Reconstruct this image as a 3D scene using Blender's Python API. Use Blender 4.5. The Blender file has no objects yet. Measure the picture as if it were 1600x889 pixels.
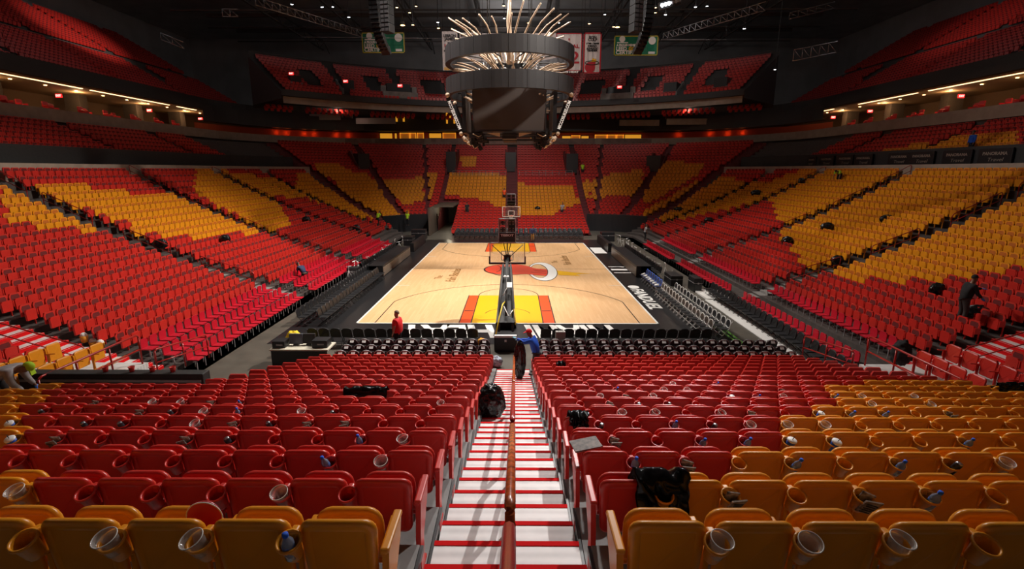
import bpy, bmesh, math, random
import numpy as np
from mathutils import Vector, Matrix
random.seed(7); rng = np.random.default_rng(7)
PI = math.pi; sin = math.sin; cos = math.cos; R = math.radians
sc = bpy.context.scene; col = sc.collection

# ------------------------------------------------------------------ camera
H, FPX, CAMX = 7.58, 783.0, 0.40
PITCH = R(12.86); YAW = math.atan(5*cos(PITCH)/FPX)
cd = bpy.data.cameras.new('camera'); cam = bpy.data.objects.new('camera', cd); col.objects.link(cam)
cd.sensor_width = 36; cd.lens = FPX*36/1600; cd.clip_end = 400; cd.clip_start = .05
cam.location = (CAMX, 0, H); cam.rotation_euler = (PI/2-PITCH, 0, YAW)
sc.camera = cam
# ------------------------------------------------------------------ view, world, lights
sc.view_settings.view_transform = 'Standard'; sc.view_settings.look = 'None'
sc.view_settings.gamma = 1; sc.view_settings.use_curve_mapping = False
sc.view_settings.exposure = 0.0
sc.cycles.max_bounces = 5; sc.cycles.diffuse_bounces = 3; sc.cycles.glossy_bounces = 2
sc.cycles.transmission_bounces = 5; sc.cycles.transparent_max_bounces = 8
sc.cycles.sample_clamp_indirect = 3; sc.cycles.sample_clamp_direct = 20
w = bpy.data.worlds.new('arena_air'); sc.world = w; w.use_nodes = True
w.node_tree.nodes['Background'].inputs[0].default_value = (.9, .95, 1, 1)
w.node_tree.nodes['Background'].inputs[1].default_value = 0.02

def spot(name, loc, tgt, power, size, blend=1.0, color=(1, .93, .84), radius=.5):
    l = bpy.data.lights.new(name, 'SPOT'); l.energy = power; l.spot_size = R(size); l.spot_blend = blend
    l.color = color; l.shadow_soft_size = radius
    o = bpy.data.objects.new(name, l); col.objects.link(o); o.location = loc
    o.rotation_euler = (Vector(tgt)-Vector(loc)).to_track_quat('-Z', 'Y').to_euler(); return o
def point(name, loc, power, color, radius=.2):
    l = bpy.data.lights.new(name, 'POINT'); l.energy = power; l.color = color; l.shadow_soft_size = radius
    o = bpy.data.objects.new(name, l); col.objects.link(o); o.location = loc; return o
spot('court_floodlight', (-9, 34, 29), (0, 34, 0), 30000, 100, radius=2.5)
spot('court_floodlight', (8, 46, 29), (0, 44, 0), 30000, 100, radius=2.5)
spot('sideline_floodlight', (13, 30, 27), (-14, 28, 1), 56000, 64, 1, (1, .92, .82))
spot('sideline_floodlight', (-10, 40, 27), (17, 26, 2), 16000, 90, 1, (1, .93, .88))
spot('end_floodlight', (3, 34, 27), (0, 61, 2), 27000, 56, 1, (1, .95, .92))
spot('near_block_fill', (3, 30, 23), (0, 10.5, 3), 15000, 62, 1, (1, .94, .9))  # added flood that brightens the near seat tops
spot('stair_floodlight', (12, 24, 25), (.4, 9.5, 2.5), 30000, 34, .9, (1, .96, .92), .22)
spot('upper_deck_spotlight', (-18, 48, 31), (-60, 74, 25.5), 55000, 17, 1, (1, .9, .82))
spot('upper_deck_spotlight', (14, 50, 26), (25, 76, 19), 2600, 42, 1, (1, .95, .9))
spot('upper_deck_spotlight', (-14, 50, 26), (-8, 80, 19), 1500, 60, 1, (1, .92, .9))
spot('upper_deck_spotlight', (18, 46, 31), (60, 70, 25.5), 12000, 20, 1, (1, .9, .85))
spot('scoreboard_spotlight', (0, 14, 22), (0, 38.6, 15), 500, 36, 1, (1, .82, .62))
spot('banner_spotlight', (-1, 45, 22), (2, 66, 21), 5500, 75, 1, (1, .92, .86))
for (lx, ly, lz, pw) in ((-38, 14, 33, 680), (38, 14, 33, 600), (-40, 58, 34, 720), (40, 58, 34, 640), (0, 100, 30, 900), (0, 58, 34, 1050)):  # unseen point fills added to lift the dark walls and upper decks
    l = bpy.data.lights.new('ambient_fill', 'POINT'); l.energy = pw; l.shadow_soft_size = 2.0; l.color = (1, .95, .93)
    o = bpy.data.objects.new('ambient_fill', l); col.objects.link(o); o.location = (lx, ly, lz)

# ------------------------------------------------------------------ photograph measurements -> places
cp, sp_ = cos(PITCH), sin(PITCH)
def ray(px, py):
    d = Vector(((px-800)/FPX, (444.5-py)/FPX, -1)); d.rotate(cam.rotation_euler); return Vector((CAMX, 0, H)), d
def at(px, py, z=None, Y=None):
    o, d = ray(px, py)
    t = (z-o.z)/d.z if z is not None else (Y-o.y)/d.y
    return o+d*t
cyw, syw = cos(YAW), sin(YAW)
def proj(x, y, z):
    dx = x-CAMX; h = H-z
    X = dx*cyw+y*syw; Y = y*cyw-dx*syw
    zc = Y*cp+h*sp_; yc = h*cp-Y*sp_
    return 800+FPX*X/zc, 444.5+FPX*yc/zc, zc
# ------------------------------------------------------------------ materials
MATS = {}
def mat(name, c, rough=.5, metal=0, emit=0, noise=0, nscale=8, bump=0, spec=.5, trans=0, alpha=1, coat=0):
    if name in MATS: return MATS[name]
    m = bpy.data.materials.new(name); m.use_nodes = True; nt = m.node_tree; b = nt.nodes['Principled BSDF']
    b.inputs['Base Color'].default_value = (*c, 1); b.inputs['Roughness'].default_value = rough
    b.inputs['Metallic'].default_value = metal; b.inputs['Specular IOR Level'].default_value = spec
    b.inputs['Transmission Weight'].default_value = trans; b.inputs['Coat Weight'].default_value = coat
    if emit:
        b.inputs['Emission Color'].default_value = (*c, 1); b.inputs['Emission Strength'].default_value = emit
    if noise or bump:
        tc = nt.nodes.new('ShaderNodeTexCoord'); n = nt.nodes.new('ShaderNodeTexNoise')
        n.inputs['Scale'].default_value = nscale; n.inputs['Detail'].default_value = 3
        nt.links.new(tc.outputs['Object'], n.inputs['Vector'])
        if noise:
            mp = nt.nodes.new('ShaderNodeMapRange'); mp.inputs['From Min'].default_value = .3; mp.inputs['From Max'].default_value = .7
            mp.inputs['To Min'].default_value = 1-noise; mp.inputs['To Max'].default_value = 1+noise*.5
            nt.links.new(n.outputs['Fac'], mp.inputs['Value'])
            mx = nt.nodes.new('ShaderNodeVectorMath'); mx.operation = 'SCALE'; mx.inputs[0].default_value = c
            nt.links.new(mp.outputs[0], mx.inputs['Scale']); nt.links.new(mx.outputs[0], b.inputs['Base Color'])
        if bump:
            bp = nt.nodes.new('ShaderNodeBump'); bp.inputs['Strength'].default_value = bump
            nt.links.new(n.outputs['Fac'], bp.inputs['Height']); nt.links.new(bp.outputs[0], b.inputs['Normal'])
    MATS[name] = m; return m
def wood_mat():
    m = bpy.data.materials.new('maple_court_wood'); m.use_nodes = True; nt = m.node_tree; b = nt.nodes['Principled BSDF']
    tc = nt.nodes.new('ShaderNodeTexCoord'); mp = nt.nodes.new('ShaderNodeMapping'); mp.inputs['Rotation'].default_value = (0, 0, PI/2)
    br = nt.nodes.new('ShaderNodeTexBrick'); br.inputs['Scale'].default_value = 1.0
    br.inputs['Color1'].default_value = (.84, .52, .27, 1); br.inputs['Color2'].default_value = (.77, .455, .22, 1)
    br.inputs['Mortar'].default_value = (.7, .42, .2, 1); br.inputs['Mortar Size'].default_value = .004
    br.inputs['Brick Width'].default_value = 1.4; br.inputs['Row Height'].default_value = .12
    nt.links.new(tc.outputs['Object'], mp.inputs[0]); nt.links.new(mp.outputs[0], br.inputs['Vector'])
    nt.links.new(br.outputs['Color'], b.inputs['Base Color'])
    b.inputs['Roughness'].default_value = .42; b.inputs['Specular IOR Level'].default_value = .35
    return m
def ribbed_mat():
    m = bpy.data.materials.new('ribbed_aluminium'); m.use_nodes = True; nt = m.node_tree; b = nt.nodes['Principled BSDF']
    tc = nt.nodes.new('ShaderNodeTexCoord'); wv = nt.nodes.new('ShaderNodeTexWave'); wv.bands_direction = 'Y'
    wv.inputs['Scale'].default_value = 2.6; wv.inputs['Distortion'].default_value = .2
    n = nt.nodes.new('ShaderNodeTexNoise'); n.inputs['Scale'].default_value = 5
    cr = nt.nodes.new('ShaderNodeValToRGB'); cr.color_ramp.elements[0].color = (.50, .485, .48, 1); cr.color_ramp.elements[1].color = (.82, .80, .79, 1)
    ad = nt.nodes.new('ShaderNodeMath'); ad.operation = 'MULTIPLY_ADD'; ad.inputs[1].default_value = .55; 
    nt.links.new(tc.outputs['Object'], wv.inputs[0]); nt.links.new(tc.outputs['Object'], n.inputs[0])
    nt.links.new(wv.outputs['Fac'], ad.inputs[0]); nt.links.new(n.outputs['Fac'], ad.inputs[2])
    nt.links.new(ad.outputs[0], cr.inputs[0]); nt.links.new(cr.outputs[0], b.inputs['Base Color'])
    b.inputs['Roughness'].default_value = .5; return m
M_WOOD = wood_mat(); M_RIB = ribbed_mat()
RED = (.60, .028, .02); YEL = (.80, .30, .012)
M_RED = mat('red_seat_plastic', RED, .33, noise=.08, nscale=3); M_YEL = mat('yellow_seat_plastic', YEL, .33, noise=.08, nscale=3)
M_REDP = mat('dark_red_padding', (.15, .010, .010), .8, noise=.1); M_YELP = mat('dark_orange_padding', (.50, .13, .008), .6, noise=.1)
M_CRIM = mat('crimson_vinyl', (.52, .008, .025), .4); M_MAROON = mat('maroon_vinyl', (.20, .006, .02), .5)
M_BLK = mat('black_plastic', (.014, .014, .016), .4); M_DARK = mat('charcoal_paint', (.035, .034, .034), .6, noise=.2)
M_SHELL = mat('dark_arena_wall', (.52, .51, .51), .9, noise=.15, nscale=.3)
M_CONC = mat('grey_concrete', (.24, .23, .22), .8, noise=.25, nscale=2); M_DCONC = mat('dark_concrete', (.10, .085, .08), .85, noise=.2)
M_BEIGE = mat('beige_fascia', (.36, .29, .23), .7, noise=.15, nscale=1.5)
M_RAIL = mat('red_rail_paint', (.42, .016, .012), .3, noise=.15); M_NOSE = mat('red_step_nosing', (.62, .008, .010), .9, spec=.1)
M_WHITE = mat('white_paint', (.85, .84, .82), .5); M_GRY = mat('grey_metal', (.38, .37, .38), .4, .4); M_CHROME = mat('bright_metal', (.6, .6, .62), .3, 1)
M_BAG = mat('black_bin_bag', (.008, .008, .009), .16, bump=.35, nscale=9); M_APRON = mat('black_court_apron', (.018, .018, .02), .28, noise=.2)
M_FLOOR = mat('grey_arena_floor', (.10, .088, .07), .5, noise=.3, nscale=1.2)
M_ORG = mat('orange_court_paint', (.88, .085, .012), .4); M_LYEL = mat('yellow_court_paint', (.88, .47, .003), .4)
M_LINE = mat('black_court_line', (.03, .02, .015), .4); M_LOGORED = mat('red_court_paint', (.82, .075, .03), .4)
M_BROWN = mat('brown_court_lettering', (.36, .17, .045), .5)
M_SKIN = mat('brown_skin', (.23, .105, .06), .5); M_SKINL = mat('light_skin', (.52, .27, .18), .5)
M_TUBE = mat('cream_light_tube', (.58, .43, .31), .28); M_LED = mat('unlit_led_panel', (.030, .028, .030), .42, noise=.06, nscale=2)
M_SCREEN = mat('unlit_video_screen', (.05, .037, .033), .7)
M_GLASS = mat('clear_plastic', (.85, .83, .8), .12, spec=.7); M_GLASS.node_tree.nodes['Principled BSDF'].inputs['Alpha'].default_value = .22
M_BOARD = mat('backboard_glass', (.95, .95, .95), .05, trans=.97)
M_WARM = mat('warm_lamp', (1, .62, .26), .5, emit=7); M_COOL = mat('white_lamp', (.9, .95, 1), .5, emit=9)
M_EXIT = mat('red_exit_lamp', (1, .02, .02), .5, emit=1.6); M_GREEN = mat('green_tape', (.25, .65, .12), .5)
M_COVE = mat('cove_light', (1, .68, .36), .5, emit=2.4)
# ------------------------------------------------------------------ mesh helpers
def box(bm, c, s, rz=0, rx=0, ry=0, mi=0, bev=0):
    r = bmesh.ops.create_cube(bm, size=1)
    vs = r['verts']; bmesh.ops.scale(bm, vec=s, verts=vs)
    fs = list({f for v in vs for f in v.link_faces})
    if bev:
        es = list({e for v in vs for e in v.link_edges})
        rb = bmesh.ops.bevel(bm, geom=es, offset=bev, segments=2, affect='EDGES', profile=.5)
        vs = list({v for f in rb['faces'] for v in f.verts} | {v for v in vs if v.is_valid}); fs = list({f for v in vs for f in v.link_faces})
    m = Matrix.Rotation(rz, 3, 'Z') @ Matrix.Rotation(ry, 3, 'Y') @ Matrix.Rotation(rx, 3, 'X')
    bmesh.ops.rotate(bm, cent=(0, 0, 0), matrix=m, verts=vs); bmesh.ops.translate(bm, vec=c, verts=vs)
    for f in fs: f.material_index = mi
    return vs
def tube(bm, pts, r, n=6, mi=0, taper=None, cap=True):
    pts = [Vector(p) for p in pts]; rings = []
    for i, p in enumerate(pts):
        t = (pts[min(i+1, len(pts)-1)]-pts[max(i-1, 0)]).normalized()
        a = Vector((0, 0, 1)) if abs(t.z) < .9 else Vector((0, 1, 0))
        u = t.cross(a).normalized(); v = t.cross(u)
        rr = r if taper is None else r*(1+(taper-1)*i/(len(pts)-1))
        rings.append([bm.verts.new(p+u*rr*cos(2*PI*k/n)+v*rr*sin(2*PI*k/n)) for k in range(n)])
    for a, b in zip(rings, rings[1:]):
        for k in range(n):
            f = bm.faces.new((a[k], a[(k+1) % n], b[(k+1) % n], b[k])); f.material_index = mi; f.smooth = True
    if cap:
        bm.faces.new(rings[0][::-1]).material_index = mi; bm.faces.new(rings[-1]).material_index = mi
def lathe(bm, prof, c=(0, 0, 0), n=14, mi=0, tilt=(0, 0)):
    rm = Matrix.Rotation(tilt[0], 3, 'X') @ Matrix.Rotation(tilt[1], 3, 'Y'); rings = []
    for r, z in prof:
        rings.append([bm.verts.new(Vector(c)+rm @ Vector((r*cos(2*PI*k/n), r*sin(2*PI*k/n), z))) for k in range(n)])
    for a, b in zip(rings, rings[1:]):
        for k in range(n):
            f = bm.faces.new((a[k], a[(k+1) % n], b[(k+1) % n], b[k])); f.material_index = mi; f.smooth = True
    return rings
def poly(bm, pts, mi=0):
    f = bm.faces.new([bm.verts.new(p) for p in pts]); f.material_index = mi; return f
def prism(bm, pts, axis_vec, mi=0):
    a = [bm.verts.new(p) for p in pts]; av = Vector(axis_vec); b = [bm.verts.new(Vector(p)+av) for p in pts]; n = len(a)
    fs = [bm.faces.new(a[::-1]), bm.faces.new(b)]+[bm.faces.new((a[i], a[(i+1) % n], b[(i+1) % n], b[i])) for i in range(n)]
    for f in fs: f.material_index = mi
def rslab(bm, w_, h_, t, rad, cz=0, cy=0, bulge=0, mi=0, bev=.012, inset=0, taper=0, tilt=0, mi_in=None, n=5):
    """rounded slab in the XZ plane, thickness along Y, with softened rim and an optional recessed panel on its -Y side"""
    def loop(ins, y):
        ww, hh, rr = w_/2-ins, h_/2-ins, max(rad-ins, .008); out = []
        for cxs, czs, a0 in ((1, 1, 0), (-1, 1, 90), (-1, -1, 180), (1, -1, 270)):
            r2 = rr if czs > 0 else rr*.6
            for k in range(n):
                a = R(a0+90*k/(n-1)); x = cxs*(ww-r2)+r2*cos(a); z = czs*(hh-r2)+r2*sin(a)
                x *= 1-taper*(.5-z/h_)
                yy = y+bulge*(1-(2*x/w_)**2)
                out.append(bm.verts.new((x, cy+yy+(z)*tilt, cz+z)))
        return out
    L = [loop(bev, t/2), loop(bev*.3, t/2-bev*.3), loop(0, t/2-bev), loop(0, -t/2+bev), loop(bev*.3, -t/2+bev*.3), loop(bev, -t/2)]
    if inset: L += [loop(inset, -t/2), loop(inset+.008, -t/2+.01)]
    for a, b in zip(L, L[1:]):
        for k in range(len(a)):
            f = bm.faces.new((a[k], b[k], b[(k+1) % len(a)], a[(k+1) % len(a)])); f.material_index = mi; f.smooth = True
    f = bm.faces.new(L[0]); f.material_index = mi if mi_in is None else mi_in
    f = bm.faces.new(L[-1][::-1]); f.material_index = mi
def link(o, parent=None):
    col.objects.link(o)
    if parent: o.parent = parent
    return o
def obj(name, bm, mats, parent=None, loc=(0, 0, 0), rz=0):
    me = bpy.data.meshes.new(name); bm.normal_update(); bm.to_mesh(me); bm.free()
    for m in (mats if isinstance(mats, (list, tuple)) else [mats]): me.materials.append(m)
    o = bpy.data.objects.new(name, me); o.location = loc; o.rotation_euler = (0, 0, rz); return link(o, parent)
def tag(o, label, cat, group=None, kind=None):
    o['label'] = label; o['category'] = cat
    if group: o['group'] = group
    if kind: o['kind'] = kind
    return o
def struct(name, bm, mats, label=None):
    o = obj(name, bm, mats); o['kind'] = 'structure'
    if label: o['label'] = label
    return o
def thing(name, label, cat, loc=(0, 0, 0), rz=0, group=None):
    o = bpy.data.objects.new(name, None); o.location = loc; o.rotation_euler = (0, 0, rz); o.empty_display_size = .2
    col.objects.link(o); return tag(o, label, cat, group)
def dup(src, loc=None, rz=None, label=None, group=None):
    r = src.copy(); col.objects.link(r)
    if loc is not None: r.location = loc
    if rz is not None: r.rotation_euler = (0, 0, rz)
    if label: r['label'] = label
    if group: r['group'] = group
    for ch in list(src.children):
        c = ch.copy(); col.objects.link(c); c.parent = r
        for g in list(ch.children):
            d = g.copy(); col.objects.link(d); d.parent = c
    return r
BM = bmesh.new
ONES = 'zeroth first second third fourth fifth sixth seventh eighth ninth tenth eleventh twelfth thirteenth fourteenth fifteenth sixteenth seventeenth eighteenth nineteenth twentieth'.split()
TENS = {2: 'twenty', 3: 'thirty', 4: 'forty', 5: 'fifty'}
def nth(n):
    if n <= 20: return ONES[n]
    t, u = divmod(n, 10)
    return TENS[t][:-1]+'ieth' if u == 0 else TENS[t]+'-'+ONES[u]
def text_bm(bm, s, size, M, mi=0, extrude=.004, bold=0, shear=0, sx=1, width=None, align='CENTER'):
    cu = bpy.data.curves.new('lettering', 'FONT'); cu.body = s; cu.size = size; cu.align_x = align; cu.align_y = 'CENTER'
    cu.extrude = extrude; cu.offset = bold; cu.shear = shear; cu.resolution_u = 3
    o = bpy.data.objects.new('lettering', cu); col.objects.link(o)
    dg = bpy.context.evaluated_depsgraph_get(); me = bpy.data.meshes.new_from_object(o.evaluated_get(dg))
    bpy.data.objects.remove(o); bpy.data.curves.remove(cu)
    xs = [v.co.x for v in me.vertices]
    if width and xs: sx = width/(max(xs)-min(xs))
    n0 = len(bm.faces); me.transform(M @ Matrix.Diagonal((sx, 1, 1, 1))); bm.from_mesh(me); bm.faces.ensure_lookup_table()
    for f in bm.faces[n0:]: f.material_index = mi
    bpy.data.meshes.remove(me)
TR = Matrix.Translation
def RZ(a): return Matrix.Rotation(a, 4, 'Z')
def RX(a): return Matrix.Rotation(a, 4, 'X')
def RY(a): return Matrix.Rotation(a, 4, 'Y')

# ================================================================== the bowl: rows offset from a rounded rectangle
FL, FR, CY0 = 11.7, 13.0, 57.0          # front row half widths left/right, start of the far corners
TR_ = .86                               # tread
def zk(k): return .2*k+.0072*k*k if k <= 20 else 6.88+.40*(k-20)
def rk(k): return 2.2+TR_*k             # radius about the corner centres
CX = 9.5
def rake(x, y):
    """bowl tread height under a plan position"""
    if y < CY0: d = (-x-FL) if x < 0 else (x-FR+.0)
    elif abs(x) <= CX: d = y-CY0-2.2
    else: d = math.hypot(abs(x)-CX, y-CY0)-2.2-(0 if x < 0 else (FR-FL)*max(0, 1-(math.atan2(y-CY0, abs(x)-CX)/(PI/2))))
    if d < 0: return 0
    return zk(int(d/TR_))
NY = [2.53+.93*i for i in range(17)]
NTOP = [5.629, 5.265, 4.945, 4.636, 4.330, 4.026, 3.719, 3.415, 3.121, 2.833, 2.552, 2.284, 2.016, 1.750, 1.488, 1.222, .962]
NZ = [t-.86 for t in NTOP]
AX = .37                                # aisle centre
AL, AR = AX-.68, AX+.60
# row extents of the near block
def near_xl(i): return -7.0 if i >= 9 else (-10.2 if i == 8 else -13.6)
def near_xr(i): return 10.95 if i >= 8 else 14.6
def hit_rake(px, py, dz=.45):
    o, d = ray(px, py); t = 18/ d.y
    while t < 140:
        p = o+d*t
        if p.z-dz < rake(p.x, p.y): return p
        t += .05
    return o+d*60
def tread_strip(bm, pa, pb, z, mi=0):
    for i in range(len(pa)-1):
        poly(bm, [(*pa[i], z), (*pa[i+1], z), (*pb[i+1], z), (*pb[i], z)], mi)
def riser(bm, pa, z0, z1, mi=0):
    for i in range(len(pa)-1):
        poly(bm, [(*pa[i], z0), (*pa[i+1], z0), (*pa[i+1], z1), (*pa[i], z1)], mi)
def fl(r, side):  # extra width of the right stand fades out round the corner
    return r
def seg_pts(sec, r):
    if sec == 'L': return [(-CX-r, 8), (-CX-r, CY0)]
    if sec == 'R': return [(CX+r+FR-FL, 8), (CX+r+FR-FL, CY0)]
    if sec[0] == 'c':
        a0, a1, s = sec[1], sec[2], sec[3]; out = []
        for i in range(13):
            a = a0+(a1-a0)*i/12; ex = (FR-FL)*max(0, 1-a/90) if s > 0 else 0
            out.append((s*(CX+(r+ex)*cos(R(a))), CY0+(r+ex*0)*sin(R(a))))
        return out
    return [(sec[1], CY0+r), (sec[2], CY0+r)]
def build_rake(name, sec, k0, k1, base=None, zs=zk, rs=rk, mat_=None):
    bm = BM()
    for k in range(k0, k1+1):
        a, b = seg_pts(sec, rs(k)), seg_pts(sec, rs(k+1))
        tread_strip(bm, a, b, zs(k))
        riser(bm, a, (0 if k == k0 and base is None else zs(k-1)) if k > k0 or base is None else base, zs(k))
    e = seg_pts(sec, rs(k1+1)); riser(bm, e, 0, zs(k1))
    # closed ends
    for end in (0, -1):
        pts = []
        for k in range(k0, k1+1):
            pts += [(*seg_pts(sec, rs(k))[end], zs(k)), (*seg_pts(sec, rs(k+1))[end], zs(k))]
        b0 = base or 0
        poly(bm, [(*seg_pts(sec, rs(k0))[end], b0)]+pts+[(*seg_pts(sec, rs(k1+1))[end], b0)])
    return struct(name, bm, mat_ or M_CONC)
# ------------------------------------------------------------------ shell
bm = BM(); poly(bm, [(-75, -12, 0), (75, -12, 0), (75, 125, 0), (-75, 125, 0)]); struct('floor', bm, M_FLOOR)
bm = BM(); poly(bm, [(-75, -12, 37), (75, -12, 37), (75, 125, 37), (-75, 125, 37)][::-1]); struct('ceiling', bm, M_SHELL)
for nm, a, b in (('wall_left', (-75, -12), (-75, 125)), ('wall_right', (75, -12), (75, 125)), ('wall_back', (-75, 125), (75, 125)), ('wall_front', (-75, -12), (75, -12))):
    bm = BM(); poly(bm, [(*a, 0), (*b, 0), (*b, 37), (*a, 37)]); struct(nm, bm, M_SHELL)
M_AIS = mat('dark_stand_tread', (.075, .06, .055), .9, noise=.3, nscale=3); M_MAR = mat('maroon_stair_paint', (.13, .018, .02), .7, noise=.2)  # one dark tone over all treads and risers of the side stands
build_rake('trim_stand_left', 'L', 0, 20, mat_=M_AIS); build_rake('trim_stand_right', 'R', 0, 20, mat_=M_AIS)
for s, n in ((-1, 'left'), (1, 'right')):
    build_rake('trim_stand_corner_'+n, ('c', 0, 32, s), 0, 20, mat_=M_AIS)
    build_rake('trim_stand_far_corner_'+n, ('c', 32, 90, s), 6, 31, mat_=M_MAR)
build_rake('trim_stand_end_right', ('e', -.0, 9.5), 0, 31, mat_=M_MAR); build_rake('trim_stand_end_left', ('e', -7.1, -.0), 0, 31, mat_=M_MAR)
build_rake('trim_stand_end_upper', ('e', -9.5, -7.1), 12, 31, base=3.3, mat_=M_MAR)
for s in (-1, 1):
    bm = BM(); pts = seg_pts(('c', 32, 90, s), rk(6)-.12)
    riser(bm, pts, 0, 2.15); riser(bm, seg_pts(('c', 32, 90, s), rk(6)-.18), 0, 2.15, 0); tread_strip(bm, seg_pts(('c', 32, 90, s), rk(6)-.18), pts, 2.15, 1)
    struct('trim_corner_barrier', bm, [M_BLK, M_GRY])
# tunnel under the far stand
bm = BM()
box(bm, (-8.3, 75, 1.6), (3, .2, 3.4)); box(bm, (-9.7, 67, 1.6), (.2, 16, 3.3)); box(bm, (-8.3, 68, 3.25), (2.4, 14, .1))
struct('trim_tunnel', bm, mat('tunnel_wall', (.09, .065, .045), .7))
point('tunnel_lamp', (-8.3, 66, 2.6), 60, (1, .85, .6))
# ------------------------------------------------------------------ rings above the bowl (main side and end walls)
def ring(r, y0=-10, n=14):
    """left side near -> round the end -> right side near; r = 31 is the front line of the suites"""
    P = [(-9.5-r, y0), (-9.5-r, 30), (-9.5-r, 68)]; q = r-11
    P += [(-20.5-q*cos(R(90*i/n)), 68+q*sin(R(90*i/n))) for i in range(1, n+1)]
    return P+[(-x, y) for x, y in reversed(P)]
def loft(name, prof, mats, mis=None, y0=-10, label=None):
    bm = BM(); rows = [[bm.verts.new((x, y, z)) for x, y in ring(r, y0)] for r, z in prof]
    for j in range(len(rows)-1):
        for i in range(len(rows[0])-1):
            f = bm.faces.new((rows[j][i], rows[j][i+1], rows[j+1][i+1], rows[j+1][i])); f.material_index = mis[j] if mis else 0
    return struct(name, bm, mats, label)
loft('trim_suite_fascia', [(30.6, 10.6), (30.5, 11.7), (30.2, 11.7), (30.2, 12.75), (30.9, 12.75), (31.0, 12.7), (39, 12.7), (39, 15.2)], [M_DCONC, M_BEIGE, mat('suite_wall', (.20, .13, .085), .8)], [0, 0, 1, 1, 0, 0, 2])
loft('trim_suite_ceiling', [(39, 15.2), (31.2, 15.2), (31.2, 15.35), (30.6, 15.35), (30.6, 16.0), (31.5, 16.0), (31.5, 16.9), (46, 16.9)], [mat('suite_soffit', (.50, .36, .22), .7), M_DARK], [0, 0, 1, 1, 1, 1, 1])
# side concourses between the bowl and the club rows (left and right), z 7.1
def side_loft(name, prof, mats, mis, y0=4, y1=64):
    for s, n in ((-1, 'left'), (1, 'right')):
        bm = BM(); ex = (FR-FL) if s > 0 else 0
        rows = []
        for r, z in prof:
            pts = [(s*(CX+r+ex), y0), (s*(CX+r+ex), CY0)]+[(s*(CX+(r+ex)*cos(R(a))), CY0+r*sin(R(a))) for a in (8, 16, 24, 32)]
            rows.append([bm.verts.new((*p, z)) for p in pts])
        for j in range(len(rows)-1):
            for i in range(len(rows[0])-1):
                f = bm.faces.new((rows[j][i], rows[j][i+1], rows[j+1][i+1], rows[j+1][i])); f.material_index = mis[j]
        struct(name+'_'+n, bm, mats)
side_loft('trim_parapet', [(20.3, 6.9), (20.35, 8.0), (20.6, 8.0), (20.6, 7.1), (23.8, 7.1), (23.8, 9.3), (24.0, 9.3)], [M_BEIGE, M_DARK], [0, 0, 0, 1, 1, 1])
CLUBR = [24.0+.9*i for i in range(7)]; CLUBZ = [8.7+.42*i for i in range(7)]
side_loft('trim_club_rows', [(CLUBR[(i+1)//2], CLUBZ[i//2]) for i in range(13)]+[(30.2, CLUBZ[6])], [M_DCONC], [0]*13)
# ------------------------------------------------------------------ upper decks
UR0, UZ0 = 35.6, 16.9
def uz(k): return UZ0+.50*k
for s, n in ((-1, 'left'), (1, 'right')):
    bm = BM(); x = lambda r: s*(CX+r)
    pf = []
    for k in range(27):
        pf += [(UR0+.85*k, uz(k)), (UR0+.85*(k+1), uz(k))]
    for (r0, z0), (r1, z1) in zip(pf, pf[1:]):
        poly(bm, [(x(r0), -8, z0), (x(r0), 92, z0), (x(r1), 92, z1), (x(r1), -8, z1)])
    poly(bm, [(x(UR0), -8, 16.0), (x(UR0), 92, 16.0), (x(UR0), 92, UZ0+.8), (x(UR0), -8, UZ0+.8)])
    poly(bm, [(x(UR0), 92, 16), (x(UR0+23), 92, 16), (x(UR0+23), 92, uz(26)), (x(UR0), 92, UZ0)])
    struct('trim_upper_deck_'+n, bm, M_DCONC)
DC, DR = 39.0, 40.0     # far deck arc centre y, radius
def dz(k): return 17.25+.50*k
def arc(r, a0=-46.5, a1=46.5, n=28): return [(r*sin(R(a0+(a1-a0)*i/n)), DC+r*cos(R(a0+(a1-a0)*i/n))) for i in range(n+1)]
bm = BM()
for k in range(11):
    a, b = arc(DR+.88*k), arc(DR+.88*(k+1)); tread_strip(bm, a, b, dz(k)); riser(bm, a, dz(k)-.5, dz(k))
riser(bm, arc(DR+.88*11), 16.0, dz(10)+1.2)
for e in (0, -1):
    q = [(*arc(DR+.88*k)[e], dz(k)) for k in range(12)]; poly(bm, [(*arc(DR)[e], 16.4)]+q+[(*arc(DR+9.7)[e], 16.4)])
tread_strip(bm, arc(DR), arc(DR+9.7), 16.75)
struct('trim_far_deck', bm, M_DARK)
bm = BM(); riser(bm, arc(DR-.1), 16.75, 17.5); riser(bm, arc(DR-.2), 16.75, 17.5); tread_strip(bm, arc(DR-.2), arc(DR-.1), 17.5); tread_strip(bm, arc(DR-.2), arc(DR-.1), 16.75)
struct('trim_far_deck_fascia', bm, mat('black_fascia', (.03, .03, .032), .6))
bm = BM(); riser(bm, arc(DR+.4, -46, 46), 15.9, 16.74); struct('trim_far_deck_soffit', bm, M_BEIGE)

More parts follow.
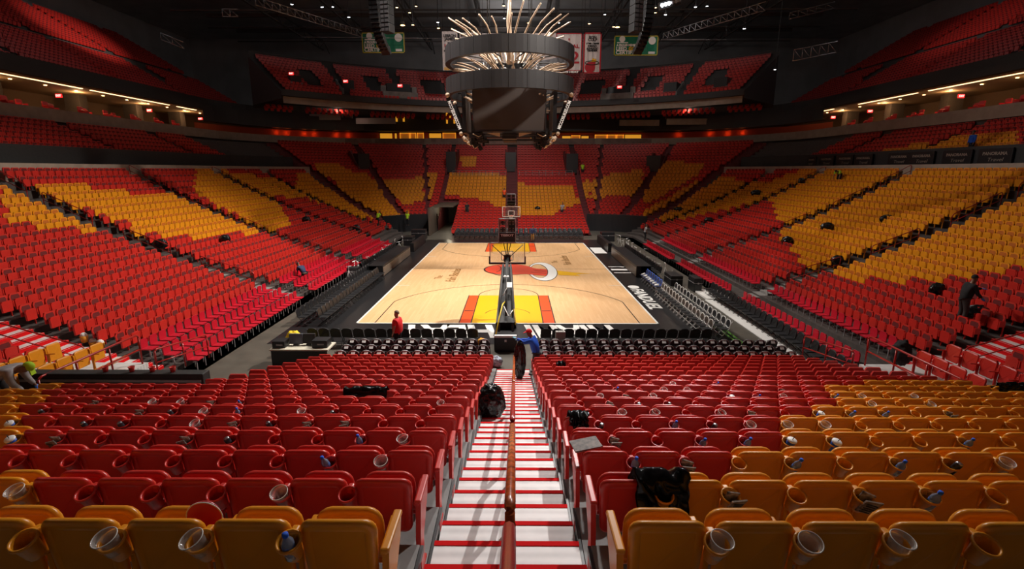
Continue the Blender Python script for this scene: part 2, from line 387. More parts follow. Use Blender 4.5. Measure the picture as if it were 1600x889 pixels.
# ================================================================== seat templates (numpy) for the far crowd of seats
class Tmpl:
    def __init__(s): s.v = []; s.f = []; s.m = []
    def prism(s, prof, y0, y1, mi, top=None, front=None):
        n = len(prof); b = len(s.v)
        for (x, z) in prof: s.v.append((x, y0, z))
        for (x, z) in prof: s.v.append((x, y1, z))
        s.f.append([b+i for i in range(n)]); s.m.append(mi)
        s.f.append([b+n+i for i in reversed(range(n))]); s.m.append(mi if front is None else front)
        for i in range(n): s.f.append([b+(i+1) % n, b+i, b+n+i, b+n+(i+1) % n]); s.m.append(mi)
    def quad(s, pts, mi):
        b = len(s.v); s.v += pts; s.f.append([b+i for i in range(len(pts))]); s.m.append(mi)
def far_seat(detail=2):
    t = Tmpl()
    t.prism([(-.20, .40), (.20, .40), (.235, .76), (.19, .85), (-.19, .85), (-.235, .76)], -.03, .02, 0)
    t.quad([(-.13, .0215, .46), (-.185, .0215, .70), (-.14, .0215, .80), (.14, .0215, .80), (.185, .0215, .70), (.13, .0215, .46)], 1)
    t.prism([(-.20, .24), (.20, .24), (.215, .60), (.17, .66), (-.17, .66), (-.215, .60)] , .13, .20, 0)
    if detail > 1:
        t.prism([(-.27, .38), (-.235, .38), (-.235, .62), (-.27, .62)], -.02, .20, 0)
        t.prism([(-.265, 0), (-.24, 0), (-.24, .4), (-.265, .4)], 0, .05, 0)
    return t
def fold_seat():
    t = Tmpl()
    t.prism([(-.20, .42), (.20, .42), (.21, .70), (.16, .80), (-.16, .80), (-.21, .70)], -.03, .01, 0)
    t.prism([(-.20, .40), (.20, .40), (.20, .445), (-.20, .445)], .02, .42, 0)
    t.prism([(-.20, 0), (-.17, 0), (-.17, .4), (-.20, .4)], .02, .05, 3); t.prism([(.17, 0), (.20, 0), (.20, .4), (.17, .4)], .34, .37, 3)
    return t
def mass(name, tmpl, places, mats, colmap, label, cat, kind='stuff'):
    """places: list of (x, y, z, angle, colour index); one mesh object holding the uncounted rest"""
    P = np.array([p[:4] for p in places], float); C = np.array([p[4] for p in places], int)
    V = np.array(tmpl.v, float); n = len(V); N = len(P)
    ca, sa = np.cos(P[:, 3])[:, None], np.sin(P[:, 3])[:, None]
    X = V[None, :, 0]*ca-V[None, :, 1]*sa+P[:, 0:1]; Y = V[None, :, 0]*sa+V[None, :, 1]*ca+P[:, 1:2]; Z = V[None, :, 2]+P[:, 2:3]
    co = np.stack([X, Y, Z], -1).reshape(-1, 3)
    ft = np.array([len(f) for f in tmpl.f]); fv = np.concatenate([np.array(f) for f in tmpl.f])
    loops = (fv[None, :]+np.arange(N)[:, None]*n).ravel(); tot = np.tile(ft, N); start = np.concatenate([[0], np.cumsum(tot)[:-1]])
    me = bpy.data.meshes.new(name); me.vertices.add(N*n); me.vertices.foreach_set('co', co.ravel())
    me.loops.add(len(loops)); me.loops.foreach_set('vertex_index', loops.astype(np.int32))
    me.polygons.add(len(tot)); me.polygons.foreach_set('loop_start', start.astype(np.int32))
    mi = np.array(tmpl.m); me.polygons.foreach_set('material_index', np.array(colmap)[C][:, mi].ravel().astype(np.int32))
    for m in mats: me.materials.append(m)
    me.update(calc_edges=True); me.validate(); me.shade_flat()
    o = bpy.data.objects.new(name, me); col.objects.link(o); return tag(o, label, cat, kind=kind)
# yellow areas of the seating pattern, as seen in the photograph
YP = [
 [(0,286),(8,292),(30,300),(55,310),(80,320),(103,332),(125,342),(152,355),(130,362),(48,352),(45,346),(0,346)],
 [(60,293),(145,291),(195,300),(196,306),(275,302),(297,308),(332,325),(357,335),(392,350),(400,362),(360,367),(357,365),(295,372),(292,367),(247,368),(245,360),(210,365),(200,350),(140,330),(72,308)],
 [(305,264),(335,264),(400,275),(432,280),(455,290),(460,287),(464,269),(490,269),(645,347),(615,347),(560,338),(520,325),(475,308),(430,307),(452,352),(402,364),(394,348),(302,302)],
 [(486,254),(525,256),(555,269),(575,272),(612,310),(638,332),(617,337),(607,335),(575,315),(540,295),(505,272)],
 [(595,280),(637,282),(662,272),(662,313),(640,318),(632,320),(605,295)],
 [(664,270),(686,270),(672,310),(664,312)],
 [(698,269),(775,269),(790,277),(790,326),(775,322),(765,315),(735,310),(712,305),(685,308)],
 [(720,246),(745,246),(745,260),(720,260)],
 [(800,283),(830,290),(885,291),(896,290),(905,318),(888,325),(860,336),(810,337),(800,335)],
 [(908,287),(922,278),(922,310),(917,310)],
 [(923,284),(955,272),(1005,263),(1007,270),(980,305),(960,306),(923,309)],
 [(1040,253),(1102,254),(1095,270),(1025,312),(1010,315),(975,305),(1017,270)],
 [(1105,273),(1147,275),(1150,285),(1200,287),(1200,310),(1175,317),(1135,327),(1077,340),(1035,346),(1005,335),(1012,327)],
 [(1200,285),(1250,266),(1700,266),(1700,424),(1600,424),(1580,422),(1577,435),(1502,425),(1495,438),(1425,430),(1417,437),(1360,430),(1355,438),(1287,425),(1282,432),(1262,424),(1250,402),(1236,385),(1220,370),(1222,345),(1215,340),(1210,330),(1212,318),(1200,318)],
 [(1340,246),(1430,226),(1500,214),(1590,208),(1590,236),(1430,244)]]
def inside(px, py, poly_):
    c = False; n = len(poly_); j = n-1
    for i in range(n):
        xi, yi = poly_[i]; xj, yj = poly_[j]
        if (yi > py) != (yj > py) and px < (xj-xi)*(py-yi)/(yj-yi)+xi: c = not c
        j = i
    return c
def yellow(x, y, z):
    px, py, zc = proj(x, y, z+.6)
    if zc <= 0: return 1
    if x > 15 and y < 22 and px > 1600 and z > 3: return 1
    return int(any(inside(px, py, q) for q in YP))
def in_view(x, y, z, m=300):
    px, py, zc = proj(x, y, z+.5)
    return zc > .5 and -m < px < 1600+m and -m < py < 889+m
# ------------------------------------------------------------------ lower bowl seats
SP = .53
low = []; crim = []
SIDE_A = [17.0, 29.0, 40.0, 51.0]
def add_low(x, y, z, ang):
    if in_view(x, y, z): low.append((x, y, z, ang, yellow(x, y, z)))
for s in (-1, 1):
    ex = FR-FL if s > 0 else 0
    for k in range(0, 21):
        if k == 1 and s > 0: continue
        X = s*(CX+rk(k)+ex+.55); z = zk(k); ang = -s*PI/2*-1
        y = 9.3
        while y < CY0:
            if all(abs(y-a) > (1.1 if a == 17.0 else .72) for a in SIDE_A) and y > 9.5:
                if k in (0, 1, 2):
                    if in_view(X, y, z) and (y < 50): crim.append((X, y, z, ang, 0))
                else: add_low(X, y, z, ang)
            y += SP
    for k in range(0, 31):                                   # far corners
        r = rk(k)+.55; n = int(r*R(90)/SP)
        for i in range(n):
            a = (i+.5)/n*90
            if a < 32 and (k > 20 or k < 1): continue
            if a > 32 and k < 6: continue
            if any(abs(r*sin(R(a-b))) < g for b, g in ((10, .6), (32, .95), (58, .65), (80, .35))): continue
            if abs(r*cos(R(a))) < .6: continue
            e2 = ex*max(0, 1-a/90)
            x = s*(CX+(r+e2)*cos(R(a))); y = CY0+r*sin(R(a)); z = zk(k)
            add_low(x, y, z, math.atan2(s*cos(R(a)), -sin(R(a)))+PI if False else (math.atan2(-sin(R(a)), -s*cos(R(a)))-PI/2))
for k in range(0, 31):
    x = -9.1
    while x < 9.2:
        if abs(x) > .75 and not (x < -7.2 and k < 12) and abs(x+7.1) > .0: add_low(x, CY0+rk(k)+.55, zk(k), PI)
        x += SP
# club rows on the sides
club = []
for s in (-1, 1):
    for i in range(6):
        y = 10
        while y < CY0+4:
            if y % 11 > 1.3:
                X = s*(CX+CLUBR[i]+.55+(FR-FL if s > 0 else 0)); z = CLUBZ[i]
                if in_view(X, y, z): club.append((X, y, z, s*PI/2, yellow(X, y, z) if s > 0 else 0))
            y += SP
# upper decks
up = []
for s in (-1, 1):
    for k in range(26):
        if k in (11, 12): continue
        y = 4
        while y < 91.5:
            X = s*(CX+UR0+.85*k+.55); z = uz(k)
            if y % 12.5 > 1.2 and in_view(X, y, z) and not (5 < k < 11 and (y % 25) < 4.0): up.append((X, y, z, s*PI/2, 0))
            y += SP
for k in range(11):
    r = DR+.88*k+.55; n = int(r*R(91)/SP)
    for i in range(n):
        a = -45.5+91*(i+.5)/n
        if any(abs(a-b) < .9 for b in (-34, -23, -7, 7, 23, 34)): continue
        if any(abs(a-b) < 2.2 for b in (-16, 16)) and 1 < k < 8: continue
        if any(abs(a-b) < 1.5 for b in (-39, -27.5, 27.5, 39)) and 1 < k < 8: continue
        up.append((r*sin(R(a)), DC+r*cos(R(a)), dz(k), PI-R(a), 0))
# the strip of seats below the far suites
for k in range(2):
    for i in range(96):
        a = -46+92*i/95
        if abs(a % 11.5-5) < 1.0: continue
        club.append((47.0*sin(R(a)), 39.5+(47.0+.85*k)*cos(R(a)), 15.3+.35*k, PI-R(a), 0))

# ================================================================== near block: every seat a thing
def near_yellow(i, px, side):
    if i == 0: return True
    if side < 0: return px < [0, 60, -40, 30, 25, 10, 65, 78, 88][i] if i <= 8 else False
    return px > [0, 1040, 1148, 1205, 1210, 1247, 1288, 1284, 1307, 1364][i] if i <= 9 else False
near = []
SPN = .50
for i in range(17):
    for side in (-1, 1):
        j = 0
        while True:
            x = (AL-.06-SPN*(j+.5)) if side < 0 else (AR+.06+SPN*(j+.5))
            if x < near_xl(i)+.1 or x > near_xr(i)-.1: break
            px, py, zc = proj(x, NY[i], NTOP[i]); near.append((i, side, j, x, px, py, zc)); j += 1
vis = [n for n in near if -50 < n[4] < 1650 and n[5] < 930 and n[6] > 0]
vis.sort(key=lambda n: n[6]); hero = vis[:300]; heroset = {n[:3] for n in hero}
# seat parts, seat faces +y, origin on the tread under the backrest
def seat_parts(m, mp, short):
    root = thing('stadium_seat', '-', 'seat', (0, -50, 0))
    bm = BM(); rslab(bm, .455, .50, .05, .085, cz=.61, cy=0, bulge=-.03, inset=.06, taper=.10, tilt=-.10, mi_in=0, bev=.02); obj('backrest', bm, [m, mp], root)
    bm = BM(); rslab(bm, .42, .40, .055, .10, cz=.585, cy=.17, bulge=.015, inset=.05, tilt=-.06, bev=.024)
    tube(bm, [(-.21, .13, .44), (.21, .13, .44)], .016, 6); obj('seat_pan', bm, m, root)
    for sx in (1,):
        bm = BM(); box(bm, (sx*.25, .12, .635), (.045, .30, .03), bev=.01, rx=.08); box(bm, (sx*.25, .05, .53), (.035, .10, .20), bev=.008)
        obj('armrest', bm, m, root)
        bm = BM(); box(bm, (sx*.25, .04, .22), (.035, .07, .44), bev=.008); box(bm, (sx*.25, .06, .015), (.06, .18, .03)); obj('leg', bm, m, root)
    bm = BM()
    lathe(bm, [(.0, -.15), (.042, -.15), (.048, -.13), (.060, -.01), (.073, -.008), (.074, .008), (.062, .010), (.058, -.005), (.042, -.13), (.0, -.132)], (.25*short, -.115, .775), 16, tilt=(.38, 0))
    box(bm, (.25*short, -.03, .77), (.045, .07, .05), bev=.01); box(bm, (.25*short, -.01, .68), (.04, .04, .16), bev=.008); obj('cup_holder', bm, m, root)
    return root
protos = {}
for ci, (m, mp) in enumerate(((M_RED, M_REDP), (M_YEL, M_YELP))):
    for side in (-1, 1): protos[(ci, side)] = seat_parts(m, mp, side*-1*-1 if False else (1 if side < 0 else -1))
used = set(); ROWN = ['nearest']+[nth(k) for k in range(2, 19)]
cup_spots = {}
for (i, side, j, x, px, py, zc) in near:
    y_ = near_yellow(i, px, side); ci = int(y_)
    # cup holder lies on the boundary nearer the aisle for both halves
    cup_spots[(i, side, j)] = (x+(.25 if side < 0 else -.25), NY[i]-.115, NZ[i]+.775)
    if (i, side, j) in heroset:
        p = protos[(ci, side)]
        lab = '%s stadium seat, %s from the stairs in the %s row on the %s' % ('yellow' if ci else 'red', nth(j+1), ROWN[i], 'left' if side < 0 else 'right')
        if (ci, side) in used or j == 0: o = dup(p, label=lab)
        else: o = p; o['label'] = lab; used.add((ci, side))
        o.location = (x, NY[i], NZ[i]); o['group'] = 'stadium seats of the near block'
        if j == 0:      # aisle end: side standard with armrest, no cup holder beyond it
            for c in o.children:
                if c.name.startswith('cup_holder'): bpy.data.objects.remove(c); break
    else:
        low.append((x, NY[i], NZ[i], 0, ci))
for k, p in protos.items():
    if k not in used:
        for c in list(p.children): bpy.data.objects.remove(c)
        bpy.data.objects.remove(p)
# end standards along the stairs are parts of the aisle seats
for o in [o for o in col.objects if o.get('category') == 'seat' and ', first from' in o['label']]:
    left = o.location.x < AX; i = min(range(17), key=lambda q: abs(NY[q]-o.location.y)); m = o.children[0].data.materials[0]
    sx = .265 if left else -.265; bm = BM()
    prism(bm, [(sx-.02, -.10, 0), (sx-.02, .02, 0), (sx-.02, .05, .30), (sx-.02, .25, .52), (sx-.02, .30, .64), (sx-.02, -.02, .64), (sx-.02, -.08, .35)], (.04, 0, 0))
    box(bm, (sx, .13, .655), (.055, .36, .035), bev=.012); obj('end_panel', bm, m, o)
mass('stadium_seats', far_seat(), low, [M_RED, M_REDP, M_YEL, M_YELP, M_BLK], [[0, 1, 0, 4], [2, 3, 2, 4]], 'rest of the red and yellow flip-up seats all round the lower bowl', 'seats')
mass('club_seats', far_seat(1), club, [M_RED, M_REDP, M_YEL, M_YELP], [[0, 1, 0, 0], [2, 3, 2, 2]], 'dim rows of club level seats below the suites', 'seats')
mass('upper_deck_seats', far_seat(1), up, [M_RED, M_REDP], [[0, 1, 0, 0]], 'small red seats filling the dark upper decks', 'seats')
mass('padded_seats', fold_seat(), crim, [M_CRIM, M_GRY], [[0, 0, 0, 1]], 'crimson padded seats in the lowest rows beside the court', 'seats')

# near block floor: treads, stairs, nosings
for side, nm in ((-1, 'left'), (1, 'right')):
    bm = BM()
    for i in range(-3, 17):
        y0 = 2.53+.93*i-.15; y1 = y0+.93; z = NZ[i] if i >= 0 else NZ[0]-.365*i; zl = NZ[i+1] if 0 <= i+1 < 17 and i >= 0 else (0 if i == 16 else z-.365)
        xa = near_xl(max(i, 0)) if side < 0 else AR+.02; xb = AL-.02 if side < 0 else near_xr(max(i, 0))
        box(bm, ((xa+xb)/2, (y0+y1)/2, z-.2), (xb-xa, .93, .4))
    struct('trim_near_stand_'+nm, bm, mat('grey_ribbed_tread', (.22, .215, .21), .6, noise=.25, nscale=3))
bm = BM(); nb = BM()
for i in range(-3, 17):
    y0 = 2.53+.93*i-.15; z = NZ[i] if i >= 0 else NZ[0]-.365*i
    zn = (NZ[i+1] if i < 16 else 0) if i >= 0 else z-.365
    xm = (AL+AR)/2; wd = AR-AL-.02
    box(bm, (xm, y0+.235, z-.22), (wd, .47, .44)); box(bm, (xm, y0+.70, (z+zn)/2-.22), (wd, .46, .44))
    for yy, zz in ((y0+.445, z), (y0+.905, (z+zn)/2)):
        box(nb, (xm, yy, zz+.003), (wd, .055, .008)); box(nb, (xm, yy+.027, zz-.03), (wd, .006, .05))
struct('trim_stair', bm, M_RIB, 'aluminium stairs between the two near seat blocks'); struct('trim_stair_nosing', nb, M_NOSE)
bm = BM()
for s_ in (-1, 1):
    for i in range(0, 17):
        box(bm, ((AL+.0 if s_ < 0 else AR-.0), NY[i]+.31, NZ[i]-.02), (.025, .92, .05))
struct('trim_stair_gap', bm, M_BLK)
bm = BM(); box(bm, (0, -6, 2.8), (30, 10, 5.2)); struct('trim_near_stand_back', bm, M_DCONC)
# ================================================================== court
court = thing('basketball_court', 'pale maple basketball court with yellow keys and black apron', 'basketball court')
B0, B1 = 24.26, 52.91
bm = BM(); box(bm, (0, 38.4, .006), (21.4, 34.4, .012)); obj('apron', bm, M_APRON, court)['label'] = 'black apron'
bm = BM(); box(bm, (0, (B0+B1)/2, .012), (15.24, B1-B0, .02)); obj('wood_floor', bm, M_WOOD, court)['label'] = 'maple wood playing floor'
def flat(bm, x0, x1, y0, y1, z, mi=0): poly(bm, [(x0, y0, z), (x1, y0, z), (x1, y1, z), (x0, y1, z)], mi)
for sg, yb in ((1, B0), (-1, B1)):
    bm = BM(); ya, yc = sorted((yb, yb+sg*5.8))
    flat(bm, -1.83, 1.83, ya, yc, .025, 0); flat(bm, -2.44, -1.83, ya, yc, .025, 1); flat(bm, 1.83, 2.44, ya, yc, .025, 1)
    obj('key_paint', bm, [M_LYEL, M_ORG], court)
def arcline(bm, cx, cy, r, a0, a1, wd, z, n=40, ry=None, mi=0):
    ry = ry or r
    for i in range(n):
        a, b = R(a0+(a1-a0)*i/n), R(a0+(a1-a0)*(i+1)/n)
        poly(bm, [(cx+(r-wd/2)*cos(a), cy+(ry-wd/2)*sin(a), z), (cx+(r+wd/2)*cos(a), cy+(ry+wd/2)*sin(a), z), (cx+(r+wd/2)*cos(b), cy+(ry+wd/2)*sin(b), z), (cx+(r-wd/2)*cos(b), cy+(ry-wd/2)*sin(b), z)], mi)
bm = BM(); z = .029; W = .055
for sg, yb in ((1, B0), (-1, B1)):
    for x in (-2.44, -1.83, 1.83, 2.44): ya, yc = sorted((yb, yb+sg*5.8)); flat(bm, x-W/2, x+W/2, ya, yc, z)
    for x in (-6.71, 6.71): ya, yc = sorted((yb, yb+sg*4.27)); flat(bm, x-W/2, x+W/2, ya, yc, z)
    hy = yb+sg*1.6; t = math.degrees(math.asin(min(1, (4.27-1.6)/7.24)))
    if sg > 0: arcline(bm, 0, hy, 7.24, 22, 158, W, z); arcline(bm, 0, yb+5.8, 1.83, 0, 180, W, z); arcline(bm, 0, hy, 1.22, 10, 170, .04, z)
    else: arcline(bm, 0, hy, 7.24, 202, 338, W, z); arcline(bm, 0, yb-5.8, 1.83, 180, 360, W, z); arcline(bm, 0, hy, 1.22, 190, 350, .04, z)
    for x in (-2.13, 2.13): flat(bm, x-.25, x+.25 , yb+sg*2.3-.06, yb+sg*2.3+.06, z+.001)
flat(bm, -7.62, 7.62, 38.56, 38.61, z)
obj('court_lines', bm, M_LINE, court)['label'] = 'thin black court lines'
bm = BM(); z = .031
for x in (-7.62, 7.62): flat(bm, x-.05, x+.05, B0-.05, B1+.05, z)
for y in (B0, B1): flat(bm, -7.67, 7.67, y-.05, y+.05, z)
for y in (32.8, 44.4):
    for s in (-1, 1): a, b = sorted((s*6.7, s*7.6)); flat(bm, a, b, y-.04, y+.04, z)
for s, y0, x0 in ((1, 39.6, 7.9), (1, 38.4, 7.9), (1, 37.2, 7.9)): flat(bm, x0, x0+1.5, y0-(.12 if y0 != 38.4 else .28), y0+(.12 if y0 != 38.4 else .28), .014)
flat(bm, 7.85, 9.0, 46.2, 49.8, .014)
obj('boundary_line', bm, M_WHITE, court)['label'] = 'white boundary lines and marks'
# centre logo: red ball falling through a white hoop with a yellow flame
bm = BM()
def disc(bm, cx, cy, rx, ry, z, mi, n=40, a0=0, a1=360):
    poly(bm, [(cx+rx*cos(R(a0+(a1-a0)*i/n)), cy+ry*sin(R(a0+(a1-a0)*i/n)), z) for i in range(n+(0 if a1-a0 == 360 else 1))], mi)
def annulus(bm, c1, r1, c2, r2, z, mi, a0=0, a1=360, n=40):
    for i in range(n):
        a, b = R(a0+(a1-a0)*i/n), R(a0+(a1-a0)*(i+1)/n)
        poly(bm, [(c2[0]+r2[0]*cos(a), c2[1]+r2[1]*sin(a), z), (c1[0]+r1[0]*cos(a), c1[1]+r1[1]*sin(a), z), (c1[0]+r1[0]*cos(b), c1[1]+r1[1]*sin(b), z), (c2[0]+r2[0]*cos(b), c2[1]+r2[1]*sin(b), z)], mi)
O1, P1_, O2, P2_ = (2.5, 37.8), (1.08, 3.5), (2.25, 37.9), (.68, 2.7)
annulus(bm, O1, (1.13, 3.62), O2, (.63, 2.6), .030, 1); annulus(bm, O1, P1_, O2, P2_, .033, 2)
poly(bm, [(-.2, 40.5, .036), (1.3, 39.9, .036), (2.0, 38.7, .036), (2.9, 38.3, .036), (2.9, 35.9, .036), (2.2, 36.1, .036), (1.3, 36.6, .036), (-.2, 36.3, .036)][::-1], 0)
disc(bm, -.1, 38.4, 1.95, 2.15, .037, 1); disc(bm, -.05, 38.4, 1.88, 2.08, .039, 0)
poly(bm, [(1.2, 39.95, .040), (2.0, 38.75, .040), (2.0, 36.15, .040), (1.2, 36.6, .040), (-.2, 36.4, .040), (-.2, 40.4, .040)], 0)
annulus(bm, O1, P1_, O2, P2_, .042, 2, -72, 72); annulus(bm, O2, P2_, O2, (.63, 2.6), .043, 1, -72, 72, 20)
for (p, q) in (((1.8, 38.1), (2.85, 37.7)), ((1.6, 37.2), (2.85, 36.6)), ((1.9, 37.7), (2.85, 37.2))):
    poly(bm, [(p[0], p[1], .041), (p[0], p[1]+.12, .041), (q[0], q[1]+.1, .041), (q[0], q[1], .041)], 1)
arcline(bm, -2.2, 38.6, 1.5, -38, 38, .07, .041, 14, ry=2.2, mi=1); arcline(bm, 1.6, 38.9, 2.2, 150, 215, .07, .041, 14, mi=1); arcline(bm, .2, 37.2, 1.5, 190, 260, .07, .041, 14, mi=1)
poly(bm, [(3.62, 37.9, .034), (4.3, 37.5, .034), (5.0, 37.1, .034), (6.1, 36.7, .034), (4.9, 36.6, .034), (5.2, 35.9, .034), (4.3, 36.1, .034), (3.62, 36.2, .034)], 3)
obj('centre_logo', bm, [M_LOGORED, M_LINE, M_WHITE, M_LYEL], court)['label'] = 'red ball falling through a white hoop with a yellow flame'
bm = BM(); text_bm(bm, 'HEAT', 2.6, TR((-3.0, 23.15, .018)) @ RZ(PI), 0, .001, .11, -.25, width=4.7); obj('apron_lettering', bm, M_WHITE, court)['label'] = 'white lettering HEAT'
bm = BM(); text_bm(bm, 'MIAMI', 2.6, TR((3.0, 23.15, .018)) @ RZ(PI), 0, .001, .11, -.25, width=4.6); obj('apron_lettering', bm, M_WHITE, court)['label'] = 'white lettering MIAMI'
bm = BM(); text_bm(bm, 'FANDUEL', 1.05, TR((8.27, 29.5, .018)) @ RZ(-PI/2), 0, .001, .03, .2, width=5.0)
disc(bm, 8.27, 32.45, .36, .45, .018, 0)
obj('apron_lettering', bm, M_WHITE, court)['label'] = 'white lettering FANDUEL with a shield'
for (x, y) in ((-4.1, 36.2), (4.75, 42.5)):
    bm = BM(); text_bm(bm, 'The', .75, TR((x-1.0, y-.8, .031)) @ RZ(PI/2), 0, .001); text_bm(bm, 'Palm Beaches', .95, TR((x, y, .031)) @ RZ(PI/2), 0, .001, .01, .2, width=4.6)
    obj('court_lettering', bm, M_BROWN, court)['label'] = 'brown script lettering on the wood'

# ------------------------------------------------------------------ basket stands
def basket(y0, sgn, label):
    """y0 rear of the base, sgn +1: board faces away from the camera side"""
    t = thing('basketball_hoop', label, 'basketball hoop', (0, y0, 0), 0 if sgn > 0 else PI)
    bm = BM(); box(bm, (0, .9, .34), (.98, 1.9, .66), bev=.04); box(bm, (0, .9, .70), (1.02, 1.7, .05)); obj('base', bm, [M_BLK], t)
    bm = BM(); box(bm, (0, .0, .69), (.96, .16, .10), bev=.02); box(bm, (0, -.065, .5), (.09, .01, .1)); obj('base_cap', bm, M_WHITE, t)['label'] = 'white pad edge'
    bm = BM()
    pr = [(-.46, 1.0, .7), (.46, 1.0, .7), (.27, 4.0, 2.62), (-.27, 4.0, 2.62)]; up_ = [(-.44, .8, 1.05), (.44, .8, 1.05), (.25, 3.9, 2.95), (-.25, 3.9, 2.95)]
    vs = [bm.verts.new(p) for p in pr+up_]
    for q in ((0, 1, 2, 3), (7, 6, 5, 4), (0, 4, 5, 1), (1, 5, 6, 2), (2, 6, 7, 3), (3, 7, 4, 0)): bm.faces.new([vs[i] for i in q])
    box(bm, (0, 4.45, 3.0), (.16, 1.3, .22), rx=.32); box(bm, (0, 5.0, 3.18), (.34, .2, .34))
    obj('boom', bm, M_BLK, t)
    bm = BM()
    for x in (-.3, .3): tube(bm, [(x, .5, .7), (x*.9, 2.2, 2.1), (x*.6, 4.0, 3.05)], .05, 6)
    tube(bm, [(.0, 1.0, 1.3), (.0, 3.9, 3.2)], .045, 6); obj('lift_strut', bm, M_DARK, t)
    bm = BM(); tube(bm, [(-.42, .1, .75), (-.3, .7, 1.25), (-.15, 1.3, 1.75), (-.1, 1.7, 1.7), (.0, 2.0, 1.75)], .03, 6); tube(bm, [(.2, .9, 1.3), (.35, 1.4, 1.5), (.42, .6, 1.0)], .02, 5); obj('cable', bm, mat('yellow_cable', (.85, .6, .02), .5), t)['label'] = 'yellow cable'
    bm = BM(); tube(bm, [(-.1, 1.4, 1.62), (.12, .9, 1.3), (.3, 1.2, 1.5)], .025, 6); tube(bm, [(.1, 2.6, 2.35), (-.15, 1.9, 2.0)], .02, 5); box(bm, (.14, 2.3, 2.4), (.24, .34, .02), rx=.55)
    lathe(bm, [(.0, .06), (.12, .05), (.14, 0)], (-.02, 3.1, 2.62), 10); obj('fittings', bm, M_WHITE, t)['label'] = 'white paper note and hoses'
    bm = BM(); box(bm, (0, 5.2, 3.43), (1.80, .02, 1.04)); obj('backboard', bm, M_BOARD, t)['label'] = 'clear glass backboard'
    bm = BM()
    for x in (-.89, .89): box(bm, (x, 5.2, 3.43), (.045, .035, 1.07))
    for z_ in (2.92, 3.94): box(bm, (0, 5.2, z_), (1.82, .035, .045))
    for x in (-.3, .3): box(bm, (x, 5.215, 3.28), (.04, .012, .46))
    for z_ in (3.05, 3.51): box(bm, (0, 5.215, z_), (.61, .012, .04))
    obj('board_frame', bm, M_WHITE, t)['label'] = 'white board border'
    bm = BM(); box(bm, (0, 5.2, 2.87), (1.88, .06, .07))
    for x in (-.93, .93): box(bm, (x, 5.2, 3.05), (.05, .06, .4))
    for s in (-1, 1): tube(bm, [(0, 4.9, 3.15), (s*.8, 5.17, 3.85)], .02, 5); tube(bm, [(0, 4.9, 3.15), (s*.22, 5.1, 4.1)], .02, 5)
    tube(bm, [(0, 4.9, 3.1), (0, 5.1, 4.1)], .03, 6)
    obj('board_brace', bm, M_BLK, t)['label'] = 'black edge pad and braces'
    bm = BM(); arc_ = [(.23*cos(2*PI*k/20), 5.62+.23*sin(2*PI*k/20), 3.05) for k in range(21)]; tube(bm, arc_, .011, 6, cap=False); box(bm, (0, 5.3, 3.04), (.12, .2, .03)); obj('rim', bm, M_ORG, t)['label'] = 'orange rim'
    bm = BM()
    for k in range(12):
        a0, a1, a2 = 2*PI*k/12, 2*PI*(k+.5)/12, 2*PI*(k+1)/12
        for a, b in ((a0, a1), (a2, a1)):
            tube(bm, [(.225*cos(a), 5.62+.225*sin(a), 3.04), (.17*cos(b), 5.62+.17*sin(b), 2.86), (.14*cos(a), 5.62+.14*sin(a), 2.66)], .005, 3, cap=False)
    obj('net', bm, M_WHITE, t)
    return t
hoop = basket(20.3, 1, 'black padded basketball hoop stand nearest the stairs'); fh = basket(56.87, -1, 'small basketball hoop at the far end of the court')
for hp, lab in ((hoop, 'shot clock with a TISSOT sign above the nearest backboard'), (fh, 'shot clock above the far backboard')):
    t = thing('shot_clock', lab, 'clock', hp.location+Vector((0, 5.1 if hp is hoop else -5.1, 4.0)), hp.rotation_euler.z)
    bm = BM()
    for x in (-.4, .4): box(bm, (x, 0, .60), (.04, .5, 1.2))
    for z_ in (.28, .48, 1.18): box(bm, (0, 0, z_), (.84, .5, .035))
    obj('frame', bm, M_BLK, t)
    bm = BM()
    for x in (-.42, .42): box(bm, (x, -.26, .60), (.025, .02, 1.2))
    for z_ in (.02, 1.2): box(bm, (0, -.26, z_), (.86, .02, .025))
    obj('trim', bm, M_WHITE, t)
    bm = BM()
    for ix in (-.22, .22):
        for iz in (.66, 1.0):
            box(bm, (ix, -.22, iz), (.26, .04, .24)); tube(bm, [(ix-.1, -.26, iz), (ix+.1, -.26, iz)], .018, 5, 0)
    obj('display_panel', bm, M_DARK, t)
    bm = BM()
    for x in (-.05, .05): box(bm, (x, -.25, .82), (.035, .02, .6))
    for iz in (.60, .72, .94, 1.06):
        for ix in (-.3, -.14, .14, .3): box(bm, (ix, -.25, iz), (.07, .012, .06))
    obj('rear_label', bm, M_BEIGE, t)
    bm = BM(); box(bm, (0, -.2, .38), (.82, .12, .17), mi=1); text_bm(bm, 'TISSOT', .15, TR((0, -.262, .375)) @ RX(PI/2), 0, .002, .008, width=.66); obj('sign', bm, [M_WHITE, M_BLK], t)['label'] = 'TISSOT sign'
    bm = BM(); box(bm, (0, -.15, .14), (.76, .2, .2)); obj('speaker_box', bm, M_DARK, t)

